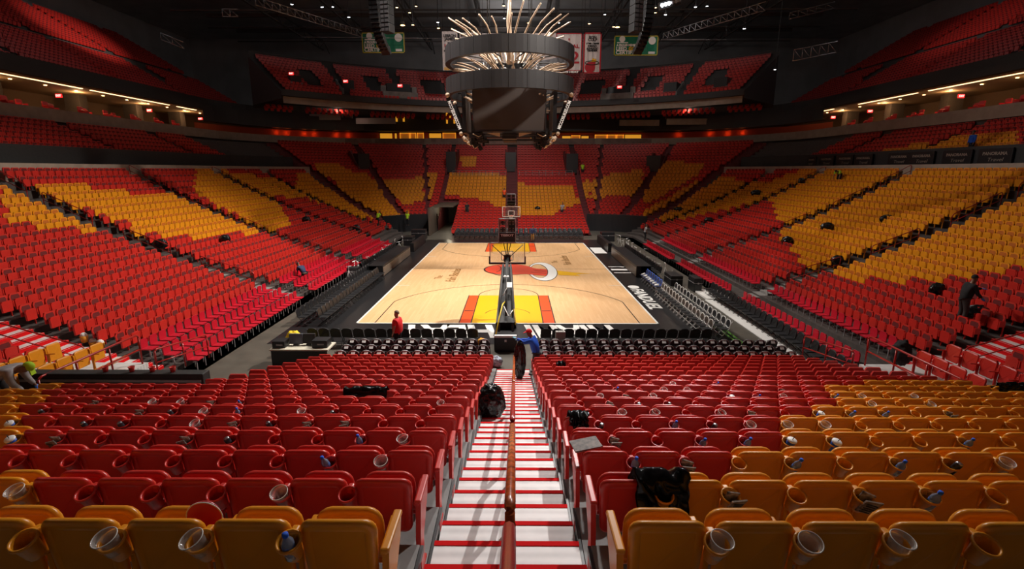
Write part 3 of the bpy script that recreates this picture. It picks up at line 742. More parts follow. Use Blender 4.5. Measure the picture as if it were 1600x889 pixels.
# ------------------------------------------------------------------ centre hung scoreboard
SY = 38.6
sb = thing('scoreboard', 'centre-hung scoreboard with two dark rings, a blank screen and cream curved tubes', 'scoreboard', (0, SY, 0))
for z0, z1, nm in ((14.87, 15.92, 'upper'), (12.74, 13.85, 'lower')):
    bm = BM(); n = 64; R1, R0 = 4.6, 4.25
    pr = [(R1, z0), (R1, z1), (R0, z1), (R0, z0)]
    rg = [[bm.verts.new((r*cos(2*PI*k/n), r*sin(2*PI*k/n), z_)) for k in range(n)] for r, z_ in pr]
    for a in range(4):
        for k in range(n): bm.faces.new((rg[a][k], rg[a][(k+1) % n], rg[(a+1) % 4][(k+1) % n], rg[(a+1) % 4][k]))
    for k in range(24):
        a = 2*PI*k/24; box(bm, (4.61*cos(a), 4.61*sin(a), (z0+z1)/2), (.008, .012, z1-z0), rz=a)
    o = obj('ring_display', bm, M_LED, sb); o['label'] = nm+' dark ring'
    bm = BM()
    for k in range(8): a = 2*PI*(k+.5)/8; tube(bm, [(4.3*cos(a), 4.3*sin(a), z0+.5), (1.2*cos(a), 1.2*sin(a), z0+.3)], .05, 5)
    obj('ring_strut', bm, M_DARK, sb)
for a in range(4):
    q = thing_ = bpy.data.objects.new('video_screen', None); q.rotation_euler = (0, 0, a*PI/2); link(q, sb)
    bpy.data.objects.remove(q)
    bm = BM(); M = Matrix.Rotation(a*PI/2, 3, 'Z')
    vs = box(bm, (0, -3.15, 11.55), (4.85, .18, 2.75), rx=.03); bmesh.ops.rotate(bm, cent=(0, 0, 0), matrix=M, verts=bm.verts)
    q = obj('video_screen', bm, M_SCREEN, sb)
    bm = BM()
    for x in (-2.45, 2.45): box(bm, (x, -3.12, 11.55), (.06, .26, 2.85))
    for z_ in (10.15, 12.95): box(bm, (0, -3.12, z_), (4.96, .26, .06))
    bmesh.ops.rotate(bm, cent=(0, 0, 0), matrix=M, verts=bm.verts); obj('bezel', bm, M_BLK, q)
for s in (-1, 1):         # slanting corner strips with lettering
    for f in (-1, 1):
        p0, p1 = Vector((s*4.25, f*2.0, 12.45)), Vector((s*3.35, f*2.3, 10.15)); d = p1-p0; ang = math.atan2(d.x, -d.z)
        bm = BM(); box(bm, ((p0.x+p1.x)/2, p0.y, (p0.z+p1.z)/2), (.30, .16, d.length), ry=-ang, mi=1)
        Mx = TR(((p0.x+p1.x)/2, p0.y+f*.1, (p0.z+p1.z)/2)) @ (RZ(PI) if f > 0 else Matrix.Identity(4)) @ RX(PI/2) @ RZ(PI/2+(ang if f < 0 else -ang))
        text_bm(bm, 'MICCOSUKEE.COM', .30, Mx, 0, .006, .012, width=2.0)
        sg = obj('corner_sign', bm, [mat('lit_lettering', (1, .96, .9), .5, emit=.25), M_BLK], sb); sg['label'] = 'MICCOSUKEE.COM letters on slanting strip'
        bm = BM()
        for p, r_ in ((p0, .16), (p1, .15), (p1+Vector((-s*.25, 0, -.38)), .14), (p1+Vector((-s*.5, 0, -.62)), .12)):
            bmesh.ops.create_icosphere(bm, subdivisions=2, radius=r_, matrix=TR((p.x, p.y+f*.12, p.z+(.16 if p is p0 else -.12))))
        tube(bm, [(p1.x-s*.1, p1.y+f*.1, p1.z-.3), (p1.x-s*.7, p1.y, p1.z-.85)], .12, 8)
        obj('lamp_globe', bm, M_TUBE, sb)
def spine(a, r0, z0, r1, z1, lift, n=9, sw=0):
    out = []
    for i in range(n):
        u = i/(n-1); r = r0+(r1-r0)*u; z_ = z0+(z1-z0)*(1-(1-u)**lift); aa = a+sw*u
        out.append((r*cos(aa), r*sin(aa), z_))
    return out
for k in range(26):        # crown of tall tubes
    a = 2*PI*k/26+rng.uniform(-.06, .06); h = rng.uniform(.7, 1.7); bm = BM()
    tube(bm, [(1.0*cos(a), 1.0*sin(a), 14.6), (1.9*cos(a), 1.9*sin(a), 15.6), (2.5*cos(a+.05), 2.5*sin(a+.05), 16.4), (3.2*cos(a+.1), 3.2*sin(a+.1), 16.4+h*.5), (4.3*cos(a+.12), 4.3*sin(a+.12), 16.3+h)], .07, 7, taper=.75); obj('light_tube', bm, M_TUBE, sb)
bm = BM(); tube(bm, [(0, -2.0, 14.6), (.05, -2.1, 16.2), (-.06, -2.3, 17.2), (.0, -2.5, 18.3)], .2, 8, taper=.5); tube(bm, [(0, -.3, 14.2), (0, -.3, 22)], .12, 8); obj('light_tube', bm, M_TUBE, sb)
for k in range(44):        # palm-like fronds between the rings
    a = 2*PI*k/44+rng.uniform(-.05, .05); bm = BM(); z1 = rng.uniform(14.3, 15.0)
    tube(bm, spine(a, .9, 13.5, 4.1, z1, 1.8, sw=rng.uniform(-.3, .3)), .06, 6, taper=.7); obj('light_tube', bm, M_TUBE, sb)
for k in range(28):        # lower fronds below the lower ring
    a = PI/4+PI/2*(k % 4)+rng.uniform(-.16, .16); bm = BM(); z1 = rng.uniform(12.0, 12.7); z0_ = rng.uniform(10.9, 12.0)
    tube(bm, spine(a, 1.6, z0_, 4.0, z1, 1.6, sw=rng.uniform(-.14, .14)), .065, 6, taper=.7); obj('light_tube', bm, M_TUBE, sb)
bm = BM()
for k in range(260):
    a = rng.uniform(0, 2*PI); r = rng.uniform(.6, 2.3); p = Vector((r*cos(a), r*sin(a), rng.uniform(13.5, 14.9))); d = Vector(rng.normal(0, 1, 3)); d.normalize()
    tube(bm, [p, p+d*.3+Vector((0, 0, .08)), p+d*.55], .035, 5)
o = obj('tube_tangle', bm, M_CHROME, sb); o['kind'] = 'stuff'; o['label'] = 'shiny tangle of short bright tubes'
bm = BM(); box(bm, (0, 0, 12.6), (2.6, 2.6, 4.4)); obj('core', bm, M_BLK, sb)
bm = BM()
for s in (-1, 1):
    for f in (-1, 1):
        cx_, cy_ = s*2.3, f*2.6
        for k in range(14):
            p = Vector((cx_+rng.uniform(-.45, .45), cy_+rng.uniform(-.3, .3), rng.uniform(9.3, 10.1))); box(bm, p, rng.uniform(.12, .34, 3), rz=rng.uniform(0, 3))
        box(bm, (cx_, cy_, 9.9), (.9, .7, .35)); box(bm, (cx_+s*.1, cy_, 9.35), (.3, .3, .5), ry=s*.5)
for y_ in (-2.9, 2.9): box(bm, (0, y_, 9.95), (5.2, .08, .08)); box(bm, (0, y_, 9.55), (4.2, .06, .06))
box(bm, (0, 0, 9.9), (1.0, 5.2, .4)); obj('speaker_cluster', bm, M_BLK, sb)
bm = BM()
for x in (-1.1, 1.1): prism(bm, [(x-.45, -3.0, 10.05), (x+.45, -3.0, 10.05), (x+(.45 if x < 0 else -.45), -3.0, 9.8)], (0, .05, 0))
for s in (-1, 1): tube(bm, [(s*2.2-.3, -3.0, 10.0), (s*2.2+.1, -3.0, 9.8), (s*2.2+.3, -3.0, 9.9)], .03, 5)
obj('under_light', bm, M_TUBE, sb)
bm = BM()
for s in (-1, 1):
    for f in (-1, 1): tube(bm, [(s*1.5, f*1.5, 15), (s*1.5, f*1.5, 33)], .03, 4)
box(bm, (0, 0, 33), (4, 4, .3)); obj('hoist_cable', bm, M_DARK, sb)
# ------------------------------------------------------------------ speaker arrays
def array(x, s, lab):
    t = thing('line_array_speaker', lab, 'loudspeaker', (x, 35.5, 0), s*.25)
    zt = 18.3; ang = 0; p = Vector((0, 0, zt))
    for k in range(13):
        bm = BM(); box(bm, p, (.62, .5, .25), rx=-ang, bev=.02)
        for q in (-.18, .18): box(bm, p+Vector((q, -.26, 0)), (.2, .03, .17), rx=-ang)
        obj('speaker_cabinet', bm, M_BLK, t)
        ang += .02+.012*k; p = p+Vector((0, sin(ang)*.27, -cos(ang)*.27))
    bm = BM(); box(bm, (-s*.0, 0, zt+.25), (.8, .9, .1))
    for q in (-.3, .3): tube(bm, [(q, 0, zt+.3), (q, 0, 33)], .02, 4)
    obj('rigging', bm, M_GRY, t)
    t2 = thing('subwoofer_array', lab.replace('curved line array', 'straight stack of ribbed subwoofers'), 'loudspeaker', (x-s*-.0+ (-s*-1)*-.9*-1*(-1), 34.8, 0), s*.3)
    t2.location.x = x-s*.95
    for k in range(4):
        bm = BM(); box(bm, (0, 0, 17.95-.52*k), (.6, .7, .5), bev=.02, mi=0); t2k = bm
        for q in (-.2, .2):
            for zz in (-.13, .13): box(bm, (q*.7, -.36, 17.95-.52*k+zz), (.22, .03, .17), mi=1)
        obj('subwoofer_cabinet', bm, [M_BLK, mat('speaker_grille', (.10, .10, .11), .6)], t2)
    bm = BM(); tube(bm, [(0, 0, 18.2), (0, 0, 33)], .02, 4); tube(bm, [(.3, 0, 18.4), (.3, 0, 19.3)], .22, 10); obj('rigging', bm, M_GRY, t2)
array(-8.7, -1, 'curved line array of black loudspeakers hanging left of the scoreboard')
array(9.0, 1, 'curved line array of black loudspeakers hanging right of the scoreboard')
# ------------------------------------------------------------------ hanging banners
def banner(px0, px1, py0, py1, Y, lab, cols, texts, border=None):
    a, b = at(px0, py0, Y=Y), at(px1, py1, Y=Y); wd, hg = b.x-a.x, a.z-b.z; cx_, cz_ = (a.x+b.x)/2, (a.z+b.z)/2
    t = thing('hanging_banner', lab, 'banner', (cx_, Y, cz_))
    bm = BM(); n = 12
    for i in range(n):
        x0, x1 = -wd/2+wd*i/n, -wd/2+wd*(i+1)/n; y0, y1 = .04*sin(i*1.9), .04*sin((i+1)*1.9)
        poly(bm, [(x0, y0, -hg/2), (x1, y1, -hg/2), (x1, y1, hg/2), (x0, y0, hg/2)]); poly(bm, [(x0, y0+.02, -hg/2), (x0, y0+.02, hg/2), (x1, y1+.02, hg/2), (x1, y1+.02, -hg/2)])
    obj('cloth', bm, cols[0], t)
    if border:
        bm = BM(); bw = border
        for x in (-wd/2+bw/2, wd/2-bw/2): box(bm, (x, -.07, 0), (bw, .02, hg))
        for z_ in (-hg/2+bw/2, hg/2-bw/2): box(bm, (0, -.07, z_), (wd, .02, bw))
        obj('border', bm, cols[1], t)
    for (s, u, v, size, wfrac, mm) in texts:
        bm = BM(); text_bm(bm, s, size*hg, TR((u*wd, -.10, v*hg)) @ RX(PI/2), 0, .004, .02, width=wfrac*wd); obj('lettering', bm, mm, t)
    bm = BM()
    for x in (-wd/2+.1, wd/2-.1): tube(bm, [(x, .01, hg/2), (x, .01, 36.5-cz_)], .02, 4)
    obj('hanging_wire', bm, M_DARK, t)
    return t, wd, hg
M_GRN = mat('green_banner_cloth', (.0, .20, .10), .6, noise=.25, nscale=2); M_BW = mat('cream_banner_cloth', (.66, .60, .58), .8, noise=.1); M_INK = mat('black_ink', (.02, .018, .018), .6)
M_DRED = mat('dark_red_ink', (.42, .01, .02), .6); M_GOLD = mat('gold_banner_edge', (.50, .42, .04), .5)
for (x0, x1, y0, y1, side) in ((565, 633, 51, 83, 'left'), (960, 1027, 56, 87, 'right')):
    t, wd, hg = banner(x0, x1, y0, y1, 68, 'green banner lettered LEED GOLD CERTIFIED hanging on the '+side, (M_GRN, M_GOLD), [('LEED', -.33, -.16, .26, .24, M_WHITE), ('GOLD', -.03, -.16, .26, .27, M_LYEL), ('CERTIFIED', -.18, -.35, .26, .55, M_WHITE), ("A PROUD MEMBER", -.2, .02, .14, .5, M_WHITE)], .12)
    M_ = RX(PI/2)
    for u, v, rr in ((-.32, .33, .16), (.36, .25, .2)):
        bm = BM(); bmesh.ops.create_cone(bm, cap_ends=True, segments=20, radius1=rr*hg, radius2=rr*hg, depth=.02, matrix=TR((u*wd, -.09, v*hg)) @ M_); obj('emblem', bm, M_WHITE, t)
    bm = BM()
    box(bm, (.36*wd, -.09, -.36*hg), (.15*wd, .02, .12*hg)); box(bm, (-.31*wd, -.09, .15*hg), (.25*wd, .02, .05*hg)); obj('small_print', bm, M_WHITE, t)
banner(690.5, 716, 49, 110, 66, 'narrow cream banner lettered LEBRON JAMES USA left of the scoreboard', (M_BW, M_BW), [('LEBRON', 0, .38, .10, .8, M_INK), ('JAMES', 0, .30, .10, .7, M_INK), ('GOLD', 0, .20, .045, .3, M_INK), ('USA', 0, .11, .16, .72, M_DRED), ('BASKETBALL', 0, .0, .05, .8, M_INK), ('GOLD MEDAL', 0, -.46, .08, .85, M_LYEL)])
banner(718, 752, 51, 110, 66.4, 'cream banner lettered INTERNATIONAL half hidden behind the scoreboard ring', (M_BW, M_BW), [('INTERNATIONAL', 0, .42, .09, .9, M_INK), ('CHAMPIONS', 0, .30, .08, .8, M_INK)])
banner(753, 868, 52, 112, 67, 'wide cream banner behind the scoreboard rings', (M_BW, M_BW), [('HEAT', 0, .1, .3, .5, M_DRED)])
t, wd, hg = banner(869, 908, 52, 111, 65.5, 'cream jersey banner numbered 32 right of the scoreboard', (M_BW, M_DRED), [("O'NEAL", .0, .15, .13, .8, M_DRED), ('32', .0, -.16, .46, .8, M_DRED), ('MIAMI HEAT', 0, -.53, .07, .8, M_WHITE)], .1)
bm = BM(); prism(bm, [(-.12, -.1, .36*hg), (.12, -.1, .36*hg), (0, -.1, .29*hg)], (0, .02, 0)); obj('collar_mark', bm, M_DRED, t)
t, wd, hg = banner(912, 938, 51, 115, 65, 'narrow cream banner lettered RON CULP with red border and flaming ball', (M_BW, M_DRED), [('RON', 0, .38, .09, .4, M_INK), ('CULP', 0, .32, .09, .5, M_INK), ('1988 - 2008', 0, .23, .05, .7, M_INK), ('HEAD', 0, .17, .06, .5, M_INK), ('ATHLETIC', 0, .11, .06, .65, M_INK), ('TRAINER', 0, .06, .06, .6, M_INK)], .16)
bm = BM(); bmesh.ops.create_cone(bm, cap_ends=True, segments=22, radius1=.62, radius2=.62, depth=.02, matrix=TR((-.1*wd, -.10, -.35*hg)) @ RX(PI/2)); prism(bm, [(-.28*wd, -.1, -.3*hg), (.14*wd, -.1, -.38*hg), (.22*wd, -.1, -.22*hg), (.0, -.1, -.2*hg)], (0, .02, 0)); obj('ball_emblem', bm, M_DRED, t)
bm = BM(); prism(bm, [(-.06*wd, -.11, -.215*hg), (.26*wd, -.11, -.215*hg), (.2*wd, -.11, -.13*hg), (.12*wd, -.11, -.16*hg), (.06*wd, -.11, -.11*hg), (.0, -.11, -.16*hg)], (0, .02, 0)); obj('flame_emblem', bm, M_LYEL, t)
bm = BM(); tube(bm, [(.38*wd*cos(2*PI*k/24), -.12, -.24*hg+.05*hg*sin(2*PI*k/24)) for k in range(25)], .05, 5, cap=False); obj('hoop_emblem', bm, M_INK, t)

# ------------------------------------------------------------------ roof steel, catwalk lights
M_STEEL = mat('dim_roof_steel', (.15, .13, .12), .7, noise=.2)
n_ = 0
for x in range(-42, 43, 12):
    bm = BM(); box(bm, (x, 60, 35.2), (.35, 118, .5)); box(bm, (x, 60, 33.4), (.3, 118, .2))
    for k in range(20): tube(bm, [(x, 3+6*k, 33.4), (x, 6+6*k, 35.2), (x, 9+6*k, 33.4)], .08, 4)
    struct('trim_roof_truss', bm, M_STEEL)
for y in (62, 72, 80, 88, 98, 108):
    bm = BM(); box(bm, (0, y, 34.6), (110, .4, .6)); box(bm, (0, y, 32.6), (110, .25, .2)); struct('trim_roof_beam', bm, M_STEEL)
for (x0, x1) in ((-24, -9), (8, 24)):
    bm = BM(); box(bm, ((x0+x1)/2, 64, 27.4), (x1-x0, 1.5, .7)); struct('trim_catwalk', bm, mat('mauve_duct', (.16, .13, .15), .6))
lamps = [(503, 9, 0), (520, 9, 0), (545, 25, 0), (640, 18, 1), (645, 37, 1), (650, 8, 1), (586, 36, 1), (629, 36, 2), (684, 33, 0), (732, 33, 0), (787, 7, 1), (788, 27, 0), (826, 34, 1), (873, 34, 0), (921, 35, 1), (965, 39, 2), (959, 40, 1), (1005, 40, 1), (1024, 10, 1), (1024, 18, 1), (1040, 21, 0), (1012, 2, 1), (1087, 9, 0), (1105, 8, 0), (1163, 43, 0), (945, 21, 0), (685, 42, 1), (1211, 107, 0), (456, 5, 0), (620, 10, 1)]
for n, (px, py, k) in enumerate(lamps):
    p = at(px, py, Y=58+(n*7) % 14); r = (.13, .14, .26)[k]
    t = thing('ceiling_lamp', 'small %s roof lamp, %s from the left of the roof lamps' % (('cold white', 'warm', 'large warm')[k], nth(1+sorted(lamps).index((px, py, k)))), 'lamp', p, 0, 'small lamps among the roof steel')
    bm = BM(); lathe(bm, [(r, -r), (r*.8, -r*.3), (0.0, -r*.3)], n=10); obj('bulb', bm, M_COOL if k == 0 else M_WARM, t)
    bm = BM(); lathe(bm, [(r*1.15, -r), (r, r*.6), (.03, r), (.03, 34-p.z)], n=10); obj('housing', bm, M_DARK, t)
t = thing('floodlight_bank', 'bright white stadium floodlight bank at the top right of centre', 'floodlight', at(1046, 6, Y=40), .3)
bm = BM(); box(bm, (0, 0, 0), (1.7, .3, .5), ry=-.3)
obj('housing', bm, M_DARK, t)
for i in range(6):
    bm = BM(); bmesh.ops.create_cone(bm, cap_ends=True, segments=12, radius1=.13, radius2=.1, depth=.1, matrix=TR((-.7+.28*i, -.2, -.2+.087*i)) @ RX(PI/2)); obj('lamp', bm, M_COOL if i < 3 else M_GRY, t)
def truss(p, q, lab, h=.5, n=10, m=M_GRY):
    p, q = Vector(p), Vector(q); u = Vector((0, 0, h)); bm = BM(); r = .035
    for off in (Vector(), u): tube(bm, [p+off, q+off], r, 4)
    for k in range(n):
        a, b = p+(q-p)*k/n, p+(q-p)*(k+1)/n; tube(bm, [a, a+u], r*.8, 4); tube(bm, [a+u, b], r*.8, 4)
    o = obj('lighting_truss', bm, m); return tag(o, lab, 'truss')
truss(at(400, 8, Y=50), at(566, 58, Y=64), 'pale ladder truss slanting across the dark roof at the left', .7, 16)
truss(at(1036, 62, Y=64), at(1195, 16, Y=50), 'pale ladder truss slanting across the dark roof at the right', .7, 16)
truss(at(1239, 95, Y=48), at(1307, 82, Y=48), 'lower chord of the lit truss frame above the right upper deck', .9, 5)
truss(at(1233, 30, Y=48), at(1303, 13, Y=48), 'upper chord of the lit truss frame above the right upper deck', .5, 5, M_STEEL)
truss(at(252, 62, Y=44), at(288, 76, Y=44), 'short lit truss piece above the left upper deck', .5, 2)
truss(at(348, 26, Y=48), at(372, 26, Y=48), 'tiny lit truss piece high above the left upper deck', .6, 2)
bm = BM(); tube(bm, [at(470, 58, Y=66), at(690, 60, Y=66)], .03, 4); tag(obj('cable', bm, M_GRY), 'thin level cable behind the left green banner', 'cable')
bm = BM(); tube(bm, [at(1033, 62, Y=66), at(1135, 62, Y=66), at(1135, 40, Y=66)], .03, 4); tag(obj('cable', bm, M_GRY), 'thin level cable running right from the right green banner', 'cable')

# ------------------------------------------------------------------ suites: fascia over the end, lit windows, cove lights, lamps
bm = BM()
for r0 in (30.55,):
    P = ring(r0)[2:-2]
    for i in range(len(P)-1): poly(bm, [(*P[i], 13.95), (*P[i+1], 13.95), (*P[i+1], 15.4), (*P[i], 15.4)])
P = ring(30.5)[2:-2]; Q = ring(32)[2:-2]
for i in range(len(P)-1): poly(bm, [(*P[i], 13.95), (*P[i+1], 13.95), (*Q[i+1], 13.95), (*Q[i], 13.95)])
struct('trim_end_fascia', bm, mat('black_fascia', (.03, .03, .032), .6))
M_ADV = mat('dim_advert_board', (.26, .17, .14), .6, noise=.3, nscale=1.2)
bm = BM()
for x in (-27.5, -19.0, -9.5, 0, 9.5, 19.0): box(bm, (x, 87.05-(max(0, abs(x)-20.5)**2)/40, 12.2), (8.3, .1, .95))
struct('trim_advert_boards', bm, M_ADV)
M_YW = mat('yellow_room_glow', (1, .42, .03), .6, emit=.55); M_YD = mat('dim_yellow_room', (.8, .30, .03), .6, emit=.12); M_ORW = mat('orange_lit_wall', (.40, .07, .03), .8)
wins = [(593, 614, 208, 220, 0), (616, 621, 208, 220, 0), (625, 640, 208, 220, 1), (641, 650, 208, 220, 1), (652, 662, 208, 220, 1), (670, 690, 208, 216, 0), (692, 712, 208, 217, 1), (878, 892, 212, 220, 0), (893, 906, 212, 220, 1), (908, 920, 212, 220, 0), (930, 948, 211, 222, 1), (949, 962, 211, 222, 1), (964, 974, 211, 222, 1), (976, 1002, 210, 222, 0), (740, 760, 213, 220, 1), (830, 866, 213, 220, 1)]
for n, (x0, x1, y0, y1, k) in enumerate(wins):
    a, b = at(x0, y0, Y=89.6), at(x1, y1, Y=89.6); t = bpy.data.objects.new('window_%d' % (n+1), None); t.location = ((a.x+b.x)/2, 89.6, (a.z+b.z)/2); col.objects.link(t); t['kind'] = 'structure'
    w_, h_ = b.x-a.x, a.z-b.z; bm = BM(); box(bm, (0, .15, 0), (w_, .1, h_)); obj('lit_pane', bm, M_YD if k else M_YW, t)
    bm = BM()
    for x in (-w_/2, w_/2): box(bm, (x, 0, 0), (.1, .2, h_+.1))
    for z_ in (-h_/2, h_/2): box(bm, (0, 0, z_), (w_, .2, .1))
    obj('window_frame', bm, M_DARK if k == 0 else M_YW, t)  # frames of the dim panes glow, room light painted onto them
bm = BM()
P = ring(33.6)[3:-3]
for i in range(len(P)-1): poly(bm, [(*P[i], 12.2), (*P[i+1], 12.2), (*P[i+1], 13.9), (*P[i], 13.9)])
struct('trim_suite_backwall', bm, M_ORW)  # orange lamp light is put into the wall colour
for px in (432, 449, 476, 492, 525, 546, 1058, 1110, 1136, 1160):
    s = -1 if px < 800 else 1
    # place on the arc of the suites
    best = min((abs(proj(x, y, 13.4)[0]-px), x, y) for x, y in [(s*(20.5+22.2*cos(R(a))), 68+22.2*sin(R(a))) for a in range(0, 90)])
    point('suite_lamp', (best[1], best[2], 13.4), 8, (1, .16, .03), .1)
def sidept(px, z, r):   # point on the side line at radius r that shows at this px
    X = (-1 if px < 800 else 1)*(9.5+r); y = 10.0
    while y < 90:
        q = proj(X, y, z)[0]
        if (X < 0 and q > px) or (X > 0 and q < px): break
        y += .05
    return X, y
for (x0, x1) in ((-2, 128), (141, 264), (276, 296), (297, 306), (318, 346), (1253, 1303), (1342, 1434), (1452, 1602), (1232, 1245)):
    (X, ya), (_, yb) = sidept(x0, 15.2, 31.5), sidept(x1, 15.2, 31.5); bm = BM(); box(bm, (X, (ya+yb)/2, 15.16), (.16, abs(yb-ya), .05))
    tag(obj('strip_light', bm, M_COVE), 'warm strip light along the suite ceiling, reaching from column %d to %d' % (x0, x1) if False else 'warm strip light, %s of those along the %s suites counted from the front' % (nth({-2: 1, 141: 2, 276: 3, 297: 4, 318: 5, 1452: 1, 1342: 2, 1253: 3, 1232: 4}[x0]), 'left' if x0 < 800 else 'right'), 'light', 'strip lights along the suites')
for s in (-1, 1):
    for k in range(11):
        y = 42+3.3*k
        bm = BM(); lathe(bm, [(.13, 0), (.11, .04), (0, .04)], n=10); o = obj('downlight', bm, [M_WARM], None, (s*(9.5+33.2), y, 15.14)); tag(o, 'round downlight in the %s suite ceiling, %s from the front' % ('left' if s < 0 else 'right', nth(k+1)), 'light', 'downlights in the suite ceilings')
    for y in (44, 53, 62, 70): point('suite_lamp', (s*43.5, y, 14.9), 110, (1, .58, .26), .3)
# lounge chairs on the open suites
def chair_lounge():
    t = thing('lounge_chair', '-', 'chair')
    bm = BM(); rslab(bm, .6, .5, .12, .12, cz=.72, cy=-.25, bev=.03, tilt=-.15); obj('backrest', bm, M_CRIM, t)
    bm = BM(); box(bm, (0, .05, .40), (.6, .6, .16), bev=.04); box(bm, (-.3, .0, .55), (.1, .55, .16), bev=.03); box(bm, (.3, 0, .55), (.1, .55, .16), bev=.03); obj('seat', bm, M_CRIM, t)
    bm = BM(); box(bm, (0, 0, .17), (.12, .12, .34)); box(bm, (0, 0, .02), (.5, .5, .04)); obj('base', bm, M_GRY, t); return t
lc = None
for s in (-1, 1):
    for k in range(15):
        y = 41+1.55*k+(k//3)*.7; lab = 'red lounge chair on the open %s suite terrace, %s from the front' % ('left' if s < 0 else 'right', nth(k+1))
        if lc is None: lc = chair_lounge(); o = lc; o['label'] = lab
        else: o = dup(lc, label=lab)
        o.location = (s*(42.2+(k % 2)*.9), y, 12.7); o.rotation_euler = (0, 0, s*PI/2); o['group'] = 'lounge chairs on the suite terraces'
for s in (-1, 1):
    for k, y in enumerate((46, 55, 63, 71)):
        bm = BM(); box(bm, (s*45.5, y, 13.7), (1.6, 1.0, 3.0)); struct('trim_pillar', bm, M_DCONC)
# exit signs
exits = [(91, 141), (233, 168), (313, 184), (455, 115), (540, 127), (625, 134), (457, 156), (541, 164), (625, 170), (703, 172), (968, 136), (1302, 152), (1502, 152), (1360, 177), (1268, 193), (887, 150)]
for n, (px, py) in enumerate(sorted(exits)):
    s = -1 if px < 800 else 1
    if px < 380 or px > 1220:
        X, y = sidept(px, 14.6, 34); p = Vector((X, y, 14.55))
    else: p = at(px, py, Y=69 if py < 140 else 82)
    t = thing('exit_sign', 'glowing red exit sign, %s from the left' % nth(n+1), 'exit sign', p, 0, 'red exit signs')
    bm = BM(); box(bm, (0, 0, 0), (.62, .1, .34), bev=.02); obj('panel', bm, M_EXIT, t)
    bm = BM(); text_bm(bm, 'EXIT', .26, TR((0, -.06, 0)) @ RX(PI/2), 0, .004, .01, width=.5); obj('lettering', bm, mat('exit_letter', (1, .5, .45), .5, emit=2.2), t)
# entry portals on the stands
def deck_hit(px, py):
    o, d = ray(px, py); t = 50/d.y
    while t < 140:
        p = o+d*t; k = (math.hypot(p.x, p.y-DC)-DR)/.88
        if k > 0 and p.z < 17.25+.5*k: return p
        t += .05
    return o+d*75
for n, (x0, x1, y0, y1, up_) in enumerate([(697, 712, 237, 269, 0), (885, 903, 240, 271, 0), (1008, 1030, 243, 268, 0), (562, 580, 240, 268, 0), (790, 806, 238, 268, 0), (457, 473, 118, 135, 1), (537, 555, 125, 145, 1), (606, 643, 131, 151, 1), (948, 982, 135, 153, 1), (1035, 1055, 129, 150, 1), (1113, 1133, 121, 142, 1)]):
    p = (deck_hit if up_ else hit_rake)((x0+x1)/2, y1); zc = proj(*p)[2]; w_ = (x1-x0)*zc/783; h_ = (y1-y0)*zc/803
    az = math.atan2(-(p.x), (p.y-(DC if up_ else 57))) if up_ else math.atan2(-(p.x-math.copysign(min(abs(p.x), 9.5), p.x)), max(p.y-57, 1))
    t = bpy.data.objects.new('door_%d' % (n+1), None); t.location = p; t.rotation_euler = (0, 0, az); col.objects.link(t); t['kind'] = 'structure'
    bm = BM(); box(bm, (0, 3.0, h_/2), (w_, 5.4, h_)); obj('opening_shade', bm, M_BLK, t)  # solid black box stands for the shade inside the portal
    bm = BM()
    for s in (-1, 1): prism(bm, [(s*w_/2-.12, .1, -.3), (s*w_/2-.12, .1, .5), (s*w_/2-.12, 3.5, h_+.5), (s*w_/2-.12, 4.5, h_+.3), (s*w_/2-.12, 4.5, -.3)], (.24, 0, 0))
    box(bm, (0, .9, h_+.1), (w_+.3, .3, .35)) if False else None
    if w_ > 2.2 and up_: box(bm, (0, -.4, .1), (w_+1.5, 1.0, .9)); box(bm, (-w_/2-.5, .6, 1.0), (.7, .8, .9)); box(bm, (w_/2+.5, .6, 1.0), (.7, .8, .9))
    obj('door_jamb', bm, M_CONC if up_ else M_MAR, t)
# metal rail across the far stand
bm = BM()
for x0, x1 in ((-8.8, -1.0), (1.0, 8.8)):
    zz = zk(19); yy = CY0+rk(19)+.1
    for h in (.5, .8, 1.1): tube(bm, [(x0, yy, zz+h), (x1, yy, zz+h)], .025, 4)
    for i in range(9): xx = x0+(x1-x0)*i/8; tube(bm, [(xx, yy, zz), (xx, yy, zz+1.1)], .025, 4)
tag(obj('guard_rail', bm, M_GRY), 'grey metal guard rail crossing the middle of the far stand', 'railing')
# press boards on the right, pale lettering on the dark boards
for k, px in enumerate((1556, 1496, 1441, 1405, 1350, 1321, 1292, 1266)):
    X, y = sidept(px, 8.4, 25.0); t = thing('press_board', 'black press board with pale lettering on the right concourse, %s from the front' % nth(k+1), 'board', (34.45, y, 7.1), 0, 'black press boards on the right concourse')
    bm = BM(); box(bm, (0, 0, 1.0), (.12, 2.6, 2.0), bev=.02); obj('panel', bm, M_BLK, t)
    bm = BM(); text_bm(bm, 'PANORAMA', .3, TR((-.07, 0, 1.62)) @ RZ(-PI/2) @ RX(PI/2), 0, .002, .01, width=1.9); text_bm(bm, 'Travel', .36, TR((-.07, -.1, 1.2)) @ RZ(-PI/2) @ RX(PI/2), 0, .002, 0, .2, width=1.2); obj('lettering', bm, M_BEIGE, t)

